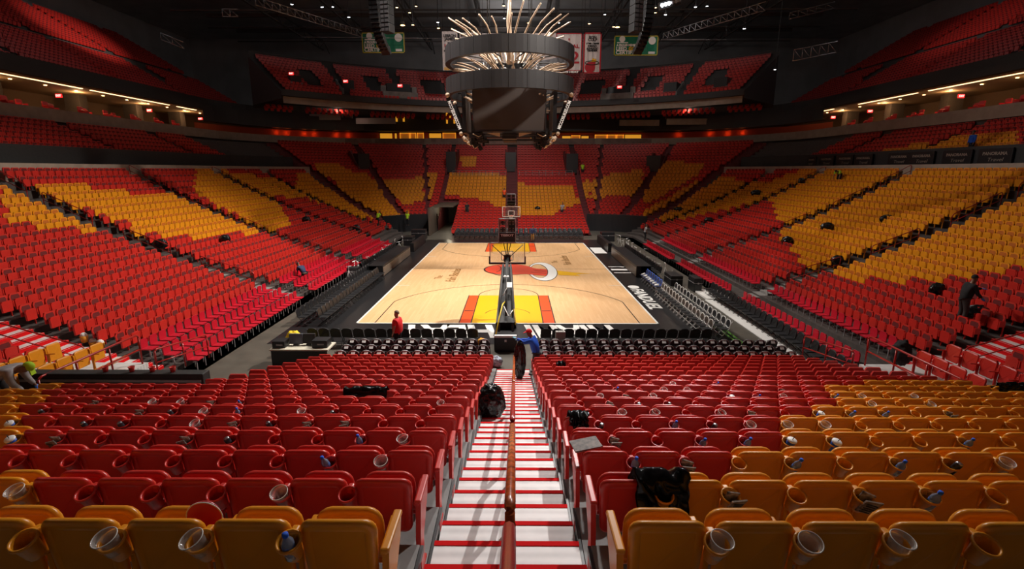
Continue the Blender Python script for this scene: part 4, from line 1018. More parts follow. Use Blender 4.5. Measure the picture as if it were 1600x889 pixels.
# doorways and parapets of the mid level at the far end
for n, (x0, x1, y0, y1, m) in enumerate(((534, 550, 168, 185, M_BEIGE), (619, 631, 172, 190, M_YW), (698, 710, 174, 193, M_YW), (1042, 1052, 170, 186, M_MAR), (966, 978, 172, 188, M_DARK))):
    a, b = at(x0, y0, Y=86.6), at(x1, y1, Y=86.6); t = bpy.data.objects.new('door_%d' % (n+12), None); t.location = ((a.x+b.x)/2, 86.6, b.z); col.objects.link(t); t['kind'] = 'structure'; w_, h_ = b.x-a.x, a.z-b.z
    bm = BM(); box(bm, (0, .2, h_/2), (w_*.6, .1, h_)); obj('door_leaf', bm, M_DARK if n in (1, 2) else m, t); bm = BM()
    for x in (-w_/2, w_/2): box(bm, (x, 0, h_/2), (.25, .3, h_))
    box(bm, (0, 0, h_*.55), (w_, .25, .3)); box(bm, (0, 0, h_), (w_, .3, .3)); obj('door_frame', bm, m, t)  # yellow frames glow to look lit, no lamp in them
for n, (x0, x1, yy) in enumerate(((482, 532, 180), (556, 618, 186), (968, 1030, 189), (1042, 1108, 187))):
    a, b = at(x0, yy, Y=84.5), at(x1, yy+1, Y=84.5); bm = BM(); box(bm, ((a.x+b.x)/2, 84.5, a.z-.3), (b.x-a.x, .15, .9)); struct('trim_parapet_panel', bm, M_BEIGE if n > 1 else M_GRY)
for x in (-26, 0, 26): point('mid_level_fill', (x, 82-abs(x)*.12, 16.3), 130, (1, .78, .6), .4)  # unseen warm fills added to lift the dark mid level
# ================================================================== people
def skin_mesh(name, joints, edges, mats, parent, root=0, sub=1, smooth=True):
    me = bpy.data.meshes.new(name); me.from_pydata([j[0] for j in joints], edges, []); me.materials.append(mats)
    o = bpy.data.objects.new(name, me); col.objects.link(o)
    md = o.modifiers.new('Skin', 'SKIN'); md.use_smooth_shade = True
    o.modifiers.new('Sub', 'SUBSURF').levels = sub; o.modifiers[-1].render_levels = sub
    sv = me.skin_vertices[0].data
    for i, j in enumerate(joints): r = j[1]; sv[i].radius = r if isinstance(r, tuple) else (r, r); sv[i].use_root = (i == root)
    dg = bpy.context.evaluated_depsgraph_get(); m2 = bpy.data.meshes.new_from_object(o.evaluated_get(dg))
    bpy.data.objects.remove(o); bpy.data.meshes.remove(me); m2.name = name
    if not m2.materials: m2.materials.append(mats)
    for p in m2.polygons: p.use_smooth = True
    o = bpy.data.objects.new(name, m2); return link(o, parent)
def person(label, loc, rz, pose='stand', shirt=None, trousers=None, skin=None, hair=None, cap=None, gloves=None, sc_=1.0, lean=0, arms=None, sleeves=True, detail=True, vest=None, girth=1.0):
    """local frame: faces +y, x to its right; arms = ((elbowR, wristR), (elbowL, wristL)) as offsets"""
    t = thing('person', label, 'person', loc, rz); skin = skin or M_SKIN; trousers = trousers or M_DARK
    L = R(lean)
    def up(h, dx=0, dy=0):   # point of the torso at height h above the pelvis, leaned forward
        return Vector((dx, h*sin(L)+dy*cos(L), .93+h*cos(L)-dy*sin(L)))
    pel = Vector((0, -.06*sin(L)*3, .93)); off = Vector((0, pel.y, 0))
    U = lambda h, dx=0, dy=0: up(h, dx, dy)+off
    spine, chest, neck, hd0, hd1 = U(.18), U(.40), U(.55), U(.64, 0, .02), U(.76, 0, .02)
    J = [(pel, (.15, .11)), (spine, (.13, .10)), (chest, (.155, .115)), (neck, .058), (hd0, (.075, .085)), (hd1, (.08, .092)), (U(.83, 0, .0), (.05, .06)), (U(.69, 0, .11), .018)]
    E = [(0, 1), (1, 2), (2, 3), (3, 4), (4, 5), (5, 6), (4, 7)]
    fingers = []
    shirtJ = [(pel+Vector((0, -.0, -.20 if lean < 50 else -.1)), (.20*girth, .17*girth)), (spine, (.20*girth, .165*girth)), (chest, (.21*(.5+girth/2), .17*(.5+girth/2))), (U(.51), (.12, .10))]; shirtE = [(0, 1), (1, 2), (2, 3)]
    gl = []
    for n, s in enumerate((1, -1)):
        sh = U(.47, s*.19); el, wr = (arms or ((Vector((.06, .02, -.28)), Vector((.05, .10, -.52))),)*2)[n]
        el = sh+Vector((s*abs(el[0]) if arms is None else el[0], el[1], el[2])); wr = sh+Vector((s*abs(wr[0]) if arms is None else wr[0], wr[1], wr[2]))
        b = len(J); hdv = (wr-el).normalized(); pm = wr+hdv*.07
        J += [(sh, .065), (el, .045), (wr, .03), (pm, (.042, .022))]; E += [(2, b), (b, b+1), (b+1, b+2), (b+2, b+3)]
        side = hdv.cross(Vector((0, 0, 1)));  side = side.normalized() if side.length > .1 else Vector((1, 0, 0)); nrm = hdv.cross(side).normalized()
        for q, ln in enumerate((.070, .080, .075, .058)):
            f0 = pm+side*(-.03+.02*q)+hdv*.02; f1 = f0+hdv*ln*.5+nrm*.008; f2 = f1+hdv*ln*.45+nrm*.025; c = len(J)
            J += [(f0, .010), (f1, .009), (f2, .008)]; E += [(b+3, c), (c, c+1), (c+1, c+2)]
        c = len(J); J += [(pm+side*-.045-hdv*.02, .011), (pm+side*-.065+hdv*.025+nrm*.01, .009)]; E += [(b+3, c), (c, c+1)]
        gl.append((wr, pm, hdv, side, nrm))
        b = len(shirtJ); k = wr if sleeves else sh+(el-sh)*.8
        shirtJ += [(sh, .105), (sh+(el-sh)*(1 if sleeves else .75), .075 if sleeves else .09)]; shirtE += [(2, b), (b, b+1)]
        if sleeves: shirtJ.append((wr, .055)); shirtE.append((b+1, b+2))
    tj = [(pel+Vector((0, 0, .10)), (.185, .15))]; te = []
    for s in (1, -1):
        hip = pel+Vector((s*.09, 0, -.08)); kn = Vector((s*.11, off.y*.4+.03, .49)); an = Vector((s*.12, off.y*.2-.03, .09)); toe = Vector((s*.14, .13, .035))
        b = len(J); J += [(hip, .095), (kn, .06), (an, .042), (toe, (.045, .03))]; E += [(0, b), (b, b+1), (b+1, b+2), (b+2, b+3)]
        b = len(tj); tj += [(hip, .135), (kn, .09), (an+Vector((0, 0, .03)), .07)]; te += [(0, b), (b, b+1), (b+1, b+2)]
        c = BM(); box(c, (s*.13, .05, .045), (.10, .28, .085), bev=.03); obj('shoe', c, M_BLK, t)
    J = [(p*sc_, r) for p, r in J]; shirtJ = [(p*sc_, r) for p, r in shirtJ]; tj = [(p*sc_, r) for p, r in tj]
    skin_mesh('body', J, E, skin, t, sub=2 if detail else 1)
    skin_mesh('shirt', shirtJ, shirtE, shirt or M_BLK, t); skin_mesh('trousers', tj, te, trousers, t)
    hm = cap or hair or M_BLK; bm = BM(); c = U(.76, 0, .0)*sc_
    bmesh.ops.create_icosphere(bm, subdivisions=3, radius=1, matrix=TR(c) @ Matrix.Rotation(-L, 4, 'X') @ Matrix.Diagonal((.098, .115, .115, 1)))
    kill = [v for v in bm.verts if (Matrix.Rotation(L, 3, 'X') @ (v.co-c)).z < (.0 if cap else .02)-max(0, -(Matrix.Rotation(L, 3, 'X') @ (v.co-c)).y)*.9]
    bmesh.ops.delete(bm, geom=kill, context='VERTS')
    for f in bm.faces: f.smooth = True
    if cap:
        bk = box(bm, (0, .13, .03), (.15, .14, .015)); bmesh.ops.rotate(bm, cent=(0, 0, 0), matrix=Matrix.Rotation(-L, 3, 'X'), verts=bk); bmesh.ops.translate(bm, vec=c, verts=bk)
    obj('cap' if cap else 'hair', bm, hm, t)
    if gloves:
        for wr, pm, hdv, side, nrm in gl:
            j = [(wr*sc_, .038), (pm*sc_, (.052, .034))]; e = [(0, 1)]
            for q in range(4):
                f0 = (pm+side*(-.035+.024*q)+hdv*.02)*sc_; c_ = len(j); j += [(f0, .014), (f0+(hdv*.045+nrm*.01), .013), (f0+(hdv*.075+nrm*.03), .012)]; e += [(1, c_), (c_, c_+1), (c_+1, c_+2)]
            c_ = len(j); j += [((pm+side*-.06)*sc_, .015), ((pm+side*-.08+hdv*.03)*sc_, .012)]; e += [(1, c_), (c_, c_+1)]
            skin_mesh('glove', j, e, gloves, t)
    if vest:
        skin_mesh('vest', [(pel*sc_, (.17, .13)), (spine*sc_, (.16, .125)), (chest*sc_, (.185, .145)), (U(.50)*sc_, (.12, .10))], [(0, 1), (1, 2), (2, 3)], vest, t)
    return t
V = Vector
M_BLUE = mat('blue_cloth', (.01, .12, .75), .7); M_GLV = mat('blue_glove', (.03, .22, .85), .5); M_LGLV = mat('pale_blue_glove', (.25, .6, .75), .5)
M_RSH = mat('red_cloth', (.75, .012, .02), .7); M_GSH = mat('grey_cloth', (.42, .39, .40), .8, noise=.2); M_LIME = mat('lime_cloth', (.45, .75, .02), .7); M_NAVY = mat('navy_cloth', (.02, .03, .09), .8)
M_HAIR = mat('dark_hair', (.02, .014, .01), .7); M_GHAIR = mat('greying_hair', (.18, .13, .09), .7); M_CLOTHB = mat('black_cloth', (.014, .014, .016), .9)
person('man in a red polo shirt standing behind the black courtside chairs', (-4.55, 20.15, 0), R(75), shirt=M_RSH, skin=M_SKINL, hair=M_GHAIR, sleeves=False, girth=1.35, sc_=1.04, trousers=M_CLOTHB, arms=(((.14, -.02, -.27), (.10, .12, -.50)), ((-.06, .0, -.28), (-.06, .08, -.52))))
person('worker in blue top and red cap lifting a black bag beside the stairs', (1.12, 17.0, .36), R(72), lean=24, shirt=M_BLUE, cap=M_RSH, gloves=M_LGLV, sc_=.98, arms=(((.02, .22, -.14), (-.05, .50, -.12)), ((-.02, .24, -.10), (.0, .52, .02))))
person('stooping worker in a grey shirt, lime hood and blue gloves at the left edge', (-10.95, 10.25, 2.27), R(-78), lean=80, shirt=M_GSH, cap=M_LIME, gloves=M_GLV, arms=(((.03, .05, -.26), (.0, .22, -.45)), ((-.03, .05, -.26), (.0, .20, -.45))), vest=None)
person('worker in black with blue gloves reaching over red seats on the right', (17.95, 19.0, 1.72), R(-98), lean=14, girth=1.15, sc_=1.1, shirt=M_CLOTHB, cap=M_CLOTHB, gloves=mat('bright_blue_glove', (.03, .30, 1), .5), arms=(((.06, .08, -.25), (.02, .26, -.40)), ((-.02, .24, -.16), (.0, .50, -.16))))
small = [((591, 348), -30, M_LIME, 'worker in a lime vest among seats of the left stand near the far corner', 30), ((637, 349), 160, M_LIME, 'worker in a lime vest by the barrier of the far left corner', 0),
 ((730, 336), 180, M_CLOTHB, 'dark clad worker among red seats just right of the tunnel', 0), ((878, 334), 200, M_GSH, 'pale clad worker among the seats right of the far centre stairs', 20),
 ((1008, 372), -100, M_GSH, 'worker in a pale top at the front of the far right stand', 10), ((910, 273), 180, M_LIME, 'worker in lime high up by the far right stairs', 0),
 ((475, 440), 60, M_NAVY, 'worker in navy bending over low red seats of the left stand', 50), ((1309, 286), 120, M_LIME, 'worker in a lime top stooping in the top rows of the right stand', 75), ((788, 312), 180, M_ORG, 'person in orange on the left side of the far centre stairs', 0)]
for (px, py), a, m, lab, ln in small:
    p = hit_rake(px, py, .3); z0 = rake(p.x, p.y); person(lab, (p.x, p.y, z0), R(a), shirt=m, trousers=M_CLOTHB, lean=ln, sleeves=False, detail=False)
person('person in a navy top walking behind the far baseline', (2.3, 54.3, 0), R(200), shirt=M_NAVY, trousers=M_BROWN, lean=15, detail=False)
person('person in a blue top on the right concourse behind the press boards', (34.9, 39.5, 8.7), R(90), shirt=M_BLUE, trousers=M_CLOTHB, detail=False)

# ================================================================== chairs on the arena floor
def folding_chair(seat_m, frame_m, back_m=None, rim=None, tall=False):
    t = thing('folding_chair', '-', 'chair', (0, -60, 0))
    bm = BM(); rslab(bm, .46 if tall else .43, .44 if tall else .34, .035, .17 if tall else .10, cz=.65 if tall else .68, cy=-.20, bulge=-.03, tilt=-.15, bev=.012); obj('backrest', bm, back_m or seat_m, t)
    if rim:
        bm = BM(); q = [(.235*cos(2*PI*k/16), -.20-.15*.19*sin(2*PI*k/16), .68+.19*sin(2*PI*k/16)) for k in range(17)]; tube(bm, q, .018, 5, cap=False); obj('back_rim', bm, rim, t)
    bm = BM(); box(bm, (0, .03, .44), (.42, .42, .045), bev=.015); obj('seat', bm, seat_m, t)
    bm = BM()
    for s in (-1, 1):
        tube(bm, [(s*.22, -.27, .84), (s*.22, -.17, .5), (s*.22, .24, .0)], .013, 5); tube(bm, [(s*.21, .22, .44), (s*.21, -.26, .0)], .013, 5)
    tube(bm, [(-.22, .12, .13), (.22, .12, .13)], .01, 4); tube(bm, [(-.21, -.14, .12), (.21, -.14, .12)], .01, 4)
    obj('frame', bm, frame_m, t); return t
ch_black = folding_chair(M_BLK, M_DARK, tall=True); ch_used = False
def place(proto, state, x, y, z, rz, label, group):
    if not state[0]: o = proto; o['label'] = label; state[0] = True
    else: o = dup(proto, label=label)
    o.location = (x, y, z); o.rotation_euler = (0, 0, rz); o['group'] = group; return o
sb_ = [False]
for side, x0, n in ((-1, -1.45, 15), (1, 1.75, 15)):
    for k in range(n):
        place(ch_black, sb_, x0+side*.50*k, 21.05, 0, 0, 'black folding chair behind the near baseline, %s %s of the basket stand' % (nth(k+1), 'left' if side < 0 else 'right'), 'black folding chairs behind the near baseline')
for r, y in enumerate((55.9, 56.8, 57.7)):
    for k in range(26):
        x = -6.2+.56*k
        if abs(x-.0) < .9 and r == 0: continue
        place(ch_black, sb_, x, y, .0+.08*r, PI, 'black folding chair below the far stand, %s row, %s from the left' % (nth(r+1), nth(k+1)), 'black folding chairs below the far stand')
for r, x in enumerate((-9.15, -10.2)):
    for k in range(24):
        if r == 0 and k > 20: continue
        place(ch_black, sb_, x, 24.0+.54*k, 0, -PI/2, 'black folding chair left of the court, %s row, %s from near end' % (('courtside', 'rear')[r], nth(k+1)), 'black folding chairs left of the court')
for k in range(26):
    place(ch_black, sb_, 12.35, 16.6+.54*k, 0, PI/2, 'black folding chair against the right stand, %s from the near end' % nth(k+1), 'black folding chairs against the right stand')
for k in range(22):
    place(ch_black, sb_, 10.6, 35.2+.56*k, 0, PI/2, 'black folding chair behind the right advert board, %s from the near end' % nth(k+1), 'black folding chairs behind the right advert board')
for k in range(20):
    place(ch_black, sb_, -10.9, 37.2+.56*k, 0, -PI/2, 'black folding chair behind the left advert board, %s from the near end' % nth(k+1), 'black folding chairs behind the left advert board')
ch_rim = folding_chair(M_BLK, M_WHITE, rim=M_WHITE); sr = [False]
for r, x in enumerate((9.25, 10.05)):
    for k in range(15):
        place(ch_rim, sr, x, 22.2+.55*k, 0, PI/2, 'white-rimmed black chair right of the court, %s row, %s from near end' % (('courtside', 'rear')[r], nth(k+1)), 'white-rimmed chairs right of the court')
ch_blue = folding_chair(M_NAVY, M_GRY, rim=M_BLUE); sbl = [False]
for k in range(7):
    place(ch_blue, sbl, 9.4, 30.9+.56*k, 0, PI/2, 'dark blue bench chair right of the court, %s from the near end' % nth(k+1), 'dark blue bench chairs right of the court')
    bm = BM(); box(bm, (0, 0, .03), (.26, .2, .06), bev=.025); box(bm, (.06, .05, .08), (.14, .12, .05), bev=.02, rz=.5); o = obj('towel', bm, M_WHITE, None, (9.35, 30.9+.56*k, .47)); tag(o, 'white towel on the blue bench chair, %s from the near end' % nth(k+1), 'towel', 'white towels on the blue bench chairs')
ch_mar = folding_chair(M_MAROON, M_BLK, back_m=M_DARK)
bm = BM(); box(bm, (0, -.29, .80), (.15, .012, .17), rx=-.75); obj('number_tag', bm, M_WHITE, ch_mar)
bm = BM(); tube(bm, [(.21*cos(PI*k/8), -.245, .70+.16*sin(PI*k/8)) for k in range(9)], .022, 5); obj('top_bar', bm, M_GRY, ch_mar)
bm = BM(); box(bm, (0, -.21, .50), (.47, .03, .09), bev=.01); obj('cross_bar', bm, M_MAROON, ch_mar)
sm = [False]
for r, y in enumerate((19.65, 18.95, 18.25)):
    for side in (-1, 1):
        for k in range(12 if side < 0 else 20):
            x = -.85-.49*k if side < 0 else 1.55+.49*k
            place(ch_mar, sm, x, y, .02 if r == 2 else 0, 0, 'maroon folding chair, %s from the stairs in the %s row on the %s' % (nth(k+1), ('front', 'middle', 'rear')[r], 'left' if side < 0 else 'right'), 'maroon folding chairs on the floor below the near block')
# advert boards and strips beside the court
for s, n in ((-1, 'left'), (1, 'right')):
    t = thing('advert_board', 'long unlit advert board on the %s side of the court' % n, 'advert board', (s*9.35, 40.4, 0))
    bm = BM(); box(bm, (0, 0, .42), (.35, 9.6, .84), bev=.02); obj('cabinet', bm, M_BLK, t)
    bm = BM(); box(bm, (-s*.18, 0, .38), (.03, 9.5, .62)); obj('display_panel', bm, mat('brown_led_panel', (.22, .17, .13), .35, noise=.2, nscale=1.5), t)
    bm = BM(); box(bm, (s*.5, 0, .78), (.9, 9.4, .05)); box(bm, (s*.9, 0, .4), (.05, 9.2, .76)); obj('table_top', bm, M_BLK, t)
    t = thing('advert_board', 'shorter dark advert board beyond the long one on the %s side' % n, 'advert board', (s*9.35, 50.2, 0))
    bm = BM(); box(bm, (0, 0, .42), (.35, 6.5, .84), bev=.02); obj('cabinet', bm, M_BLK, t)
bm = BM()
for x in (10.35, 10.6): box(bm, (x, 24.6, .035), (.05, 13, .05))
box(bm, (10.475, 18.3, .035), (.2, .05, .05)); tag(obj('cable_ramp', bm, M_GREEN), 'pair of pale green strips running along the floor right of the court', 'strip')
bm = BM(); box(bm, (12.0, 22.5, .03), (.55, 13, .04)); tag(obj('floor_mat', bm, M_WHITE), 'white floor strip below the black chairs of the right stand', 'strip')
# clutter of tripods, cables and gear beside both sidelines
k_ = 0
for s in (-1, 1):
    for k in range(16):
        y = 34.5+1.2*k+rng.uniform(-.3, .3); x = s*(11.25+rng.uniform(-.12, .12)); bm = BM(); h = rng.uniform(.5, 1.1)
        for q in range(3): a = q*2.1+k; tube(bm, [(0, 0, h*.75), (.28*cos(a), .28*sin(a), 0)], .015, 4)
        tube(bm, [(0, 0, h*.6), (0, 0, h)], .018, 4); tube(bm, [(-.18, 0, h), (.18, .1, h+.03)], .03, 5); o = obj('microphone_stand', bm, M_WHITE if k % 3 else M_GRY, None, (x, y, 0), k)
        tag(o, 'pale microphone stand %s of the court, %s from the near end' % ('left' if s < 0 else 'right', nth(k+1)), 'stand', 'stands among the courtside gear')
for k, (x, y, s3) in enumerate(((-11.2, 35.3, (.8, .8, .8)), (11.2, 33.5, (.8, 1.6, .7)), (12.0, 31.6, (.5, 1.2, .9)), (-10.6, 51.8, (.9, 1.6, .9)), (10.5, 54.8, (1.4, 1.2, 1.0)), (-10.4, 56.2, (1.6, 1.0, 1.1)))):
    t = thing('equipment_case', ('black case by the near end of the left advert board', 'black case behind the blue bench chairs', 'dark upright case against the right stand', 'black case near the far left court corner', 'black case near the far right court corner', 'large black case in front of the tunnel')[k], 'case', (x, y, 0))
    bm = BM(); box(bm, (0, 0, s3[2]/2), s3, bev=.03); obj('case_body', bm, M_BLK, t)
    bm = BM(); box(bm, (0, 0, s3[2]*.65), (s3[0]+.02, s3[1]+.02, .03)); box(bm, (0, -s3[1]/2-.02, s3[2]*.65), (.1, .03, .1)); obj('case_trim', bm, M_GRY, t)
# white platform mats
bm = BM(); box(bm, (12.6, 30.2, .06), (1.5, 2.4, .10)); tag(obj('floor_mat', bm, M_WHITE), 'white board lying by the gear at the right stand', 'board')
bm = BM(); box(bm, (-11.0, 33.6, .04), (1.2, 3.2, .06)); tag(obj('floor_mat', bm, M_WHITE), 'white board lying beside the left stand behind the chairs', 'board')
# equipment table at the left of the near baseline
t = thing('control_table', 'white-edged table of black gear left of the maroon chairs', 'table', (-8.05, 18.9, 0))
bm = BM(); box(bm, (0, 0, .72), (2.3, .9, .05)); obj('table_top', bm, mat('cream_laminate', (.72, .68, .55), .5), t)
bm = BM(); box(bm, (0, -.42, .36), (2.2, .03, .68)); obj('table_skirt', bm, M_BLK, t)
for n, (x, y, s3, m, lab) in enumerate(((-.85, -.05, (.5, .5, .28), M_BLK, 'black box at the left end of the control table'), (-.3, .1, (.55, .1, .42), M_LED, 'grey monitor on the control table'), (.2, .15, (.5, .1, .40), M_DARK, 'dark monitor in the middle of the control table'), (.75, .0, (.6, .5, .3), M_BLK, 'black box at the right end of the control table'))):
    tt = thing('monitor' if n in (1, 2) else 'equipment_box', lab, 'monitor' if n in (1, 2) else 'box', (-8.05+x, 18.9+y, .745))
    if n in (1, 2):
        bm = BM(); box(bm, (0, 0, .26), s3, bev=.02, rx=-.15); obj('screen_shell', bm, mat('slate_plastic', (.10, .11, .14), .5) if n == 1 else m, tt); bm = BM(); box(bm, (0, 0, .03), (.2, .2, .05)); obj('stand', bm, M_BLK, tt)
    else:
        bm = BM(); box(bm, (0, 0, s3[2]/2), s3, bev=.02); obj('box_body', bm, m, tt); bm = BM(); box(bm, (.05, -s3[1]/2-.01, s3[2]*.5), (.25, .02, .05)); obj('front_panel', bm, M_GRY, tt)
def blob(name, p, s3, m, lab, cat, seed=1, sub=4, amp=.22, freq=3.0, parent=None):
    from mathutils import noise as NZ_
    bm = BM(); bmesh.ops.create_icosphere(bm, subdivisions=sub, radius=1)
    for v in bm.verts:
        d = NZ_.noise(v.co*freq+V((seed*7.3, 0, 0)))+.5*NZ_.noise(v.co*freq*2.3+V((0, seed*3.1, 0)))+.25*abs(NZ_.noise(v.co*freq*6))
        v.co = v.co*(1+amp*d); v.co.z = max(v.co.z, -.85)
        v.co = V((v.co.x*s3[0]/2, v.co.y*s3[1]/2, (v.co.z+.85)*s3[2]/1.85))
    for f in bm.faces: f.smooth = True
    o = obj(name, bm, m, parent, p); return tag(o, lab, cat) if parent is None else o
blob('jacket', (-8.85, 19.9, .02), (.75, .5, 1.0), mat('yellow_cloth', (.85, .62, .01), .7), 'bright yellow jacket heaped behind the control table', 'jacket', 3)
# bin bags
def stairz(y): return NZ[max(0, min(16, int((y-2.38)/.93)))]
blob('bin_bag', (-.14, 10.1, 2.27), (.66, .62, .78), M_BAG, 'full black bin bag standing on the left of the stairs', 'bin bag', 2, 5, .13)
bm_ = blob('bin_bag', (.57, 16.35, .50), (.42, .36, 1.36), M_BAG, 'long black bin bag held by the worker in blue', 'bin bag', 5, 5, .10)
def drape(i, x, w_, h_, lab, seed):
    """empty bag hung over seat backs of near row i"""
    from mathutils import noise as NZ_
    bm = BM(); nx, ny = 26, 22; rows = []
    z = NTOP[i]
    for a in range(nx+1):
        u = a/nx; line = []
        for b in range(ny+1):
            v = b/ny; e = .11*NZ_.noise(V((u*5, v*4, seed)))
            ed = 1-.25*abs(NZ_.noise(V((v*3, seed, 1))))
            if v < .35: y = .22*(1-v/.35)-.03; zz = .05+.05*sin(PI*v/.35)*1.0-.30*(1-v/.35)**2*.6
            else: y = -.06-.03*((v-.35)/.65); zz = .05-h_*(v-.35)/.65*(1-.25*abs(u-.5))
            line.append(bm.verts.new((x+(u-.5)*w_*ed, NY[i]+y-.03-abs(e)*1.1, z+zz+e*.6)))
        rows.append(line)
    for a in range(nx):
        for b in range(ny): bm.faces.new((rows[a][b], rows[a][b+1], rows[a+1][b+1], rows[a+1][b])).smooth = True
    bmesh.ops.solidify(bm, geom=bm.faces[:], thickness=.012)
    o = obj('bin_bag', bm, M_BAG); return tag(o, lab, 'bin bag')
def near_x(i, px):  # x at the seat-back line of row i for this photo column
    p = at(px, 445, Y=NY[i]); lo, hi = -16, 16
    for _ in range(40):
        m_ = (lo+hi)/2
        if proj(m_, NY[i], NTOP[i])[0] < px: lo = m_
        else: hi = m_
    return lo
drape(1, near_x(1, 1030), .42, .34, 'empty black bin bag draped over a seat in the second row on the right', 3.0)
drape(7, near_x(7, 573), .85, .16, 'black bin bag lying over red seat backs in the eighth row on the left', 8.0)
drape(4, near_x(4, 903), .28, .16, 'small black bag hung on a red seat right of the stairs, fifth row', 5.0)
drape(8, near_x(8, 1580), .75, .2, 'black bin bag over yellow seats at the far right edge', 6.0)
drape(13, near_x(13, 876), .3, .1, 'small black bag on red seats just right of the worker in blue', 9.0)
for n, (px, py, s_, lab) in enumerate([(250, 383, .9, 'black bag on the stairs in the middle of the left stand'), (352, 377, .8, 'black bag at the foot of the yellow seats in the left stand'), (479, 348, .9, 'black bag in the red seats high in the left stand'), (557, 359, .9, 'black bag low in the left stand near the far corner'),
    (1060, 328, 1.3, 'black bag over yellow seats in the far right stand'), (1181, 303, 1.2, 'dark heap over yellow seats in the upper right stand'), (1107, 348, 1.0, 'square dark bag in red seats of the right stand'), (840, 328, .8, 'small dark bag on yellow seats right of the far centre stairs'), (1385, 344, .9, 'black bag over yellow seats high in the right stand'), (1292, 358, 1.0, 'black bag in the yellow seats left of the right stair rail'),
    (1230, 378, .9, 'dark square bag between red and yellow seats on the right'), (1308, 408, .8, 'flat dark bag beside the right stand stairs'), (1252, 285, .7, 'black bag in the top yellow rows on the right'), (1465, 454, .8, 'flat black bag over red seats left of the hooded worker'), (1524, 490, 1.0, 'black bag held below the hooded worker')]):
    p = hit_rake(px, py, .55); blob('bin_bag', (p.x, p.y, rake(p.x, p.y)+.35), (s_*.9, s_*.6, .55), M_BAG, lab, 'bin bag', 10+n, 4, .2)
# ------------------------------------------------------------------ rubbish left in cup holders
def clear_cup(w_=1): 
    bm = BM(); lathe(bm, [(.0, .002), (.034, .0), (.044, .11), (.047, .112), (.043, .112), (.033, .004), (0, .006)], n=20); 
    for f in bm.faces: f.smooth = True
    return bm
def mk_cup():
    t = thing('plastic_cup', '-', 'cup'); bm = clear_cup(); bmesh.ops.scale(bm, vec=(1.35, 1.35, 1.15), verts=bm.verts); obj('cup_wall', bm, M_GLASS, t)
    bm = BM(); tube(bm, [(.0635*cos(2*PI*k/24), .0635*sin(2*PI*k/24), .129) for k in range(25)], .0035, 5, cap=False); obj('cup_rim', bm, mat('pale_cup_rim', (.8, .74, .68), .2), t); return t
def mk_soda():
    t = thing('soda_cup', '-', 'cup'); bm = BM(); lathe(bm, [(0, 0), (.034, 0), (.05, .15), (0, .15)], n=18); obj('paper_cup', bm, mat('blue_paper_cup', (.01, .08, .5), .5), t)
    bm = BM(); lathe(bm, [(.053, .145), (.053, .158), (.045, .166), (0, .166)], n=18); obj('lid', bm, M_WHITE, t); bm = BM(); tube(bm, [(0, 0, .16), (.01, 0, .22)], .004, 5); obj('straw', bm, M_DARK, t); return t
def mk_bottle():
    t = thing('water_bottle', '-', 'bottle'); bm = BM(); lathe(bm, [(0, 0), (.033, .004), (.034, .06), (.031, .08), (.034, .10), (.034, .14), (.014, .18), (.014, .195)], n=16); obj('bottle_body', bm, mat('pale_blue_bottle', (.45, .55, .75), .1, trans=.6), t)
    bm = BM(); lathe(bm, [(.0345, .07), (.0350, .125)], n=16); obj('bottle_label', bm, mat('blue_white_label', (.12, .22, .6), .5, noise=.9, nscale=30), t); bm = BM(); lathe(bm, [(.017, .19), (.017, .21), (0, .21)], n=12); obj('bottle_cap', bm, M_BLUE, t); return t
def mk_paper():
    t = thing('paper_tray', '-', 'food tray'); bm = BM(); prism(bm, [(-.05, -.035, .0), (.05, -.035, .0), (.06, -.045, .17), (-.055, -.045, .15)], (0, .012, 0)); prism(bm, [(-.05, .02, 0), (.045, .02, .0), (.05, .03, .14), (-.06, .03, .16)], (0, .01, 0)); obj('cardboard', bm, mat('creased_printed_card', (.34, .28, .23), .7, noise=.9, nscale=26), t)
    bm = BM()
    for k in range(5): box(bm, (-.005, -.049-.0016*k, .03+.026*k), (.075-.01*(k % 2), .004, .008), rx=.05)
    obj('print', bm, M_INK, t); return t
def mk_can():
    t = thing('drink_can', '-', 'can'); bm = BM(); lathe(bm, [(0, 0), (.03, .003), (.033, .012), (.033, .15), (.027, .165), (0, .163)], n=16); obj('can_body', bm, mat('dark_can_print', (.05, .05, .06), .3, .4, noise=.9, nscale=22), t); bm = BM(); lathe(bm, [(.028, .163), (.028, .167), (0, .166)], n=14); obj('can_lid', bm, M_CHROME, t); return t
MK = {'cup': mk_cup, 'soda': mk_soda, 'bottle': mk_bottle, 'paper': mk_paper, 'can': mk_can}; PR = {}
WORD = {'cup': 'clear plastic cup', 'soda': 'blue lidded cup', 'bottle': 'clear water bottle', 'paper': 'creased cardboard tray', 'can': 'dark drink can'}
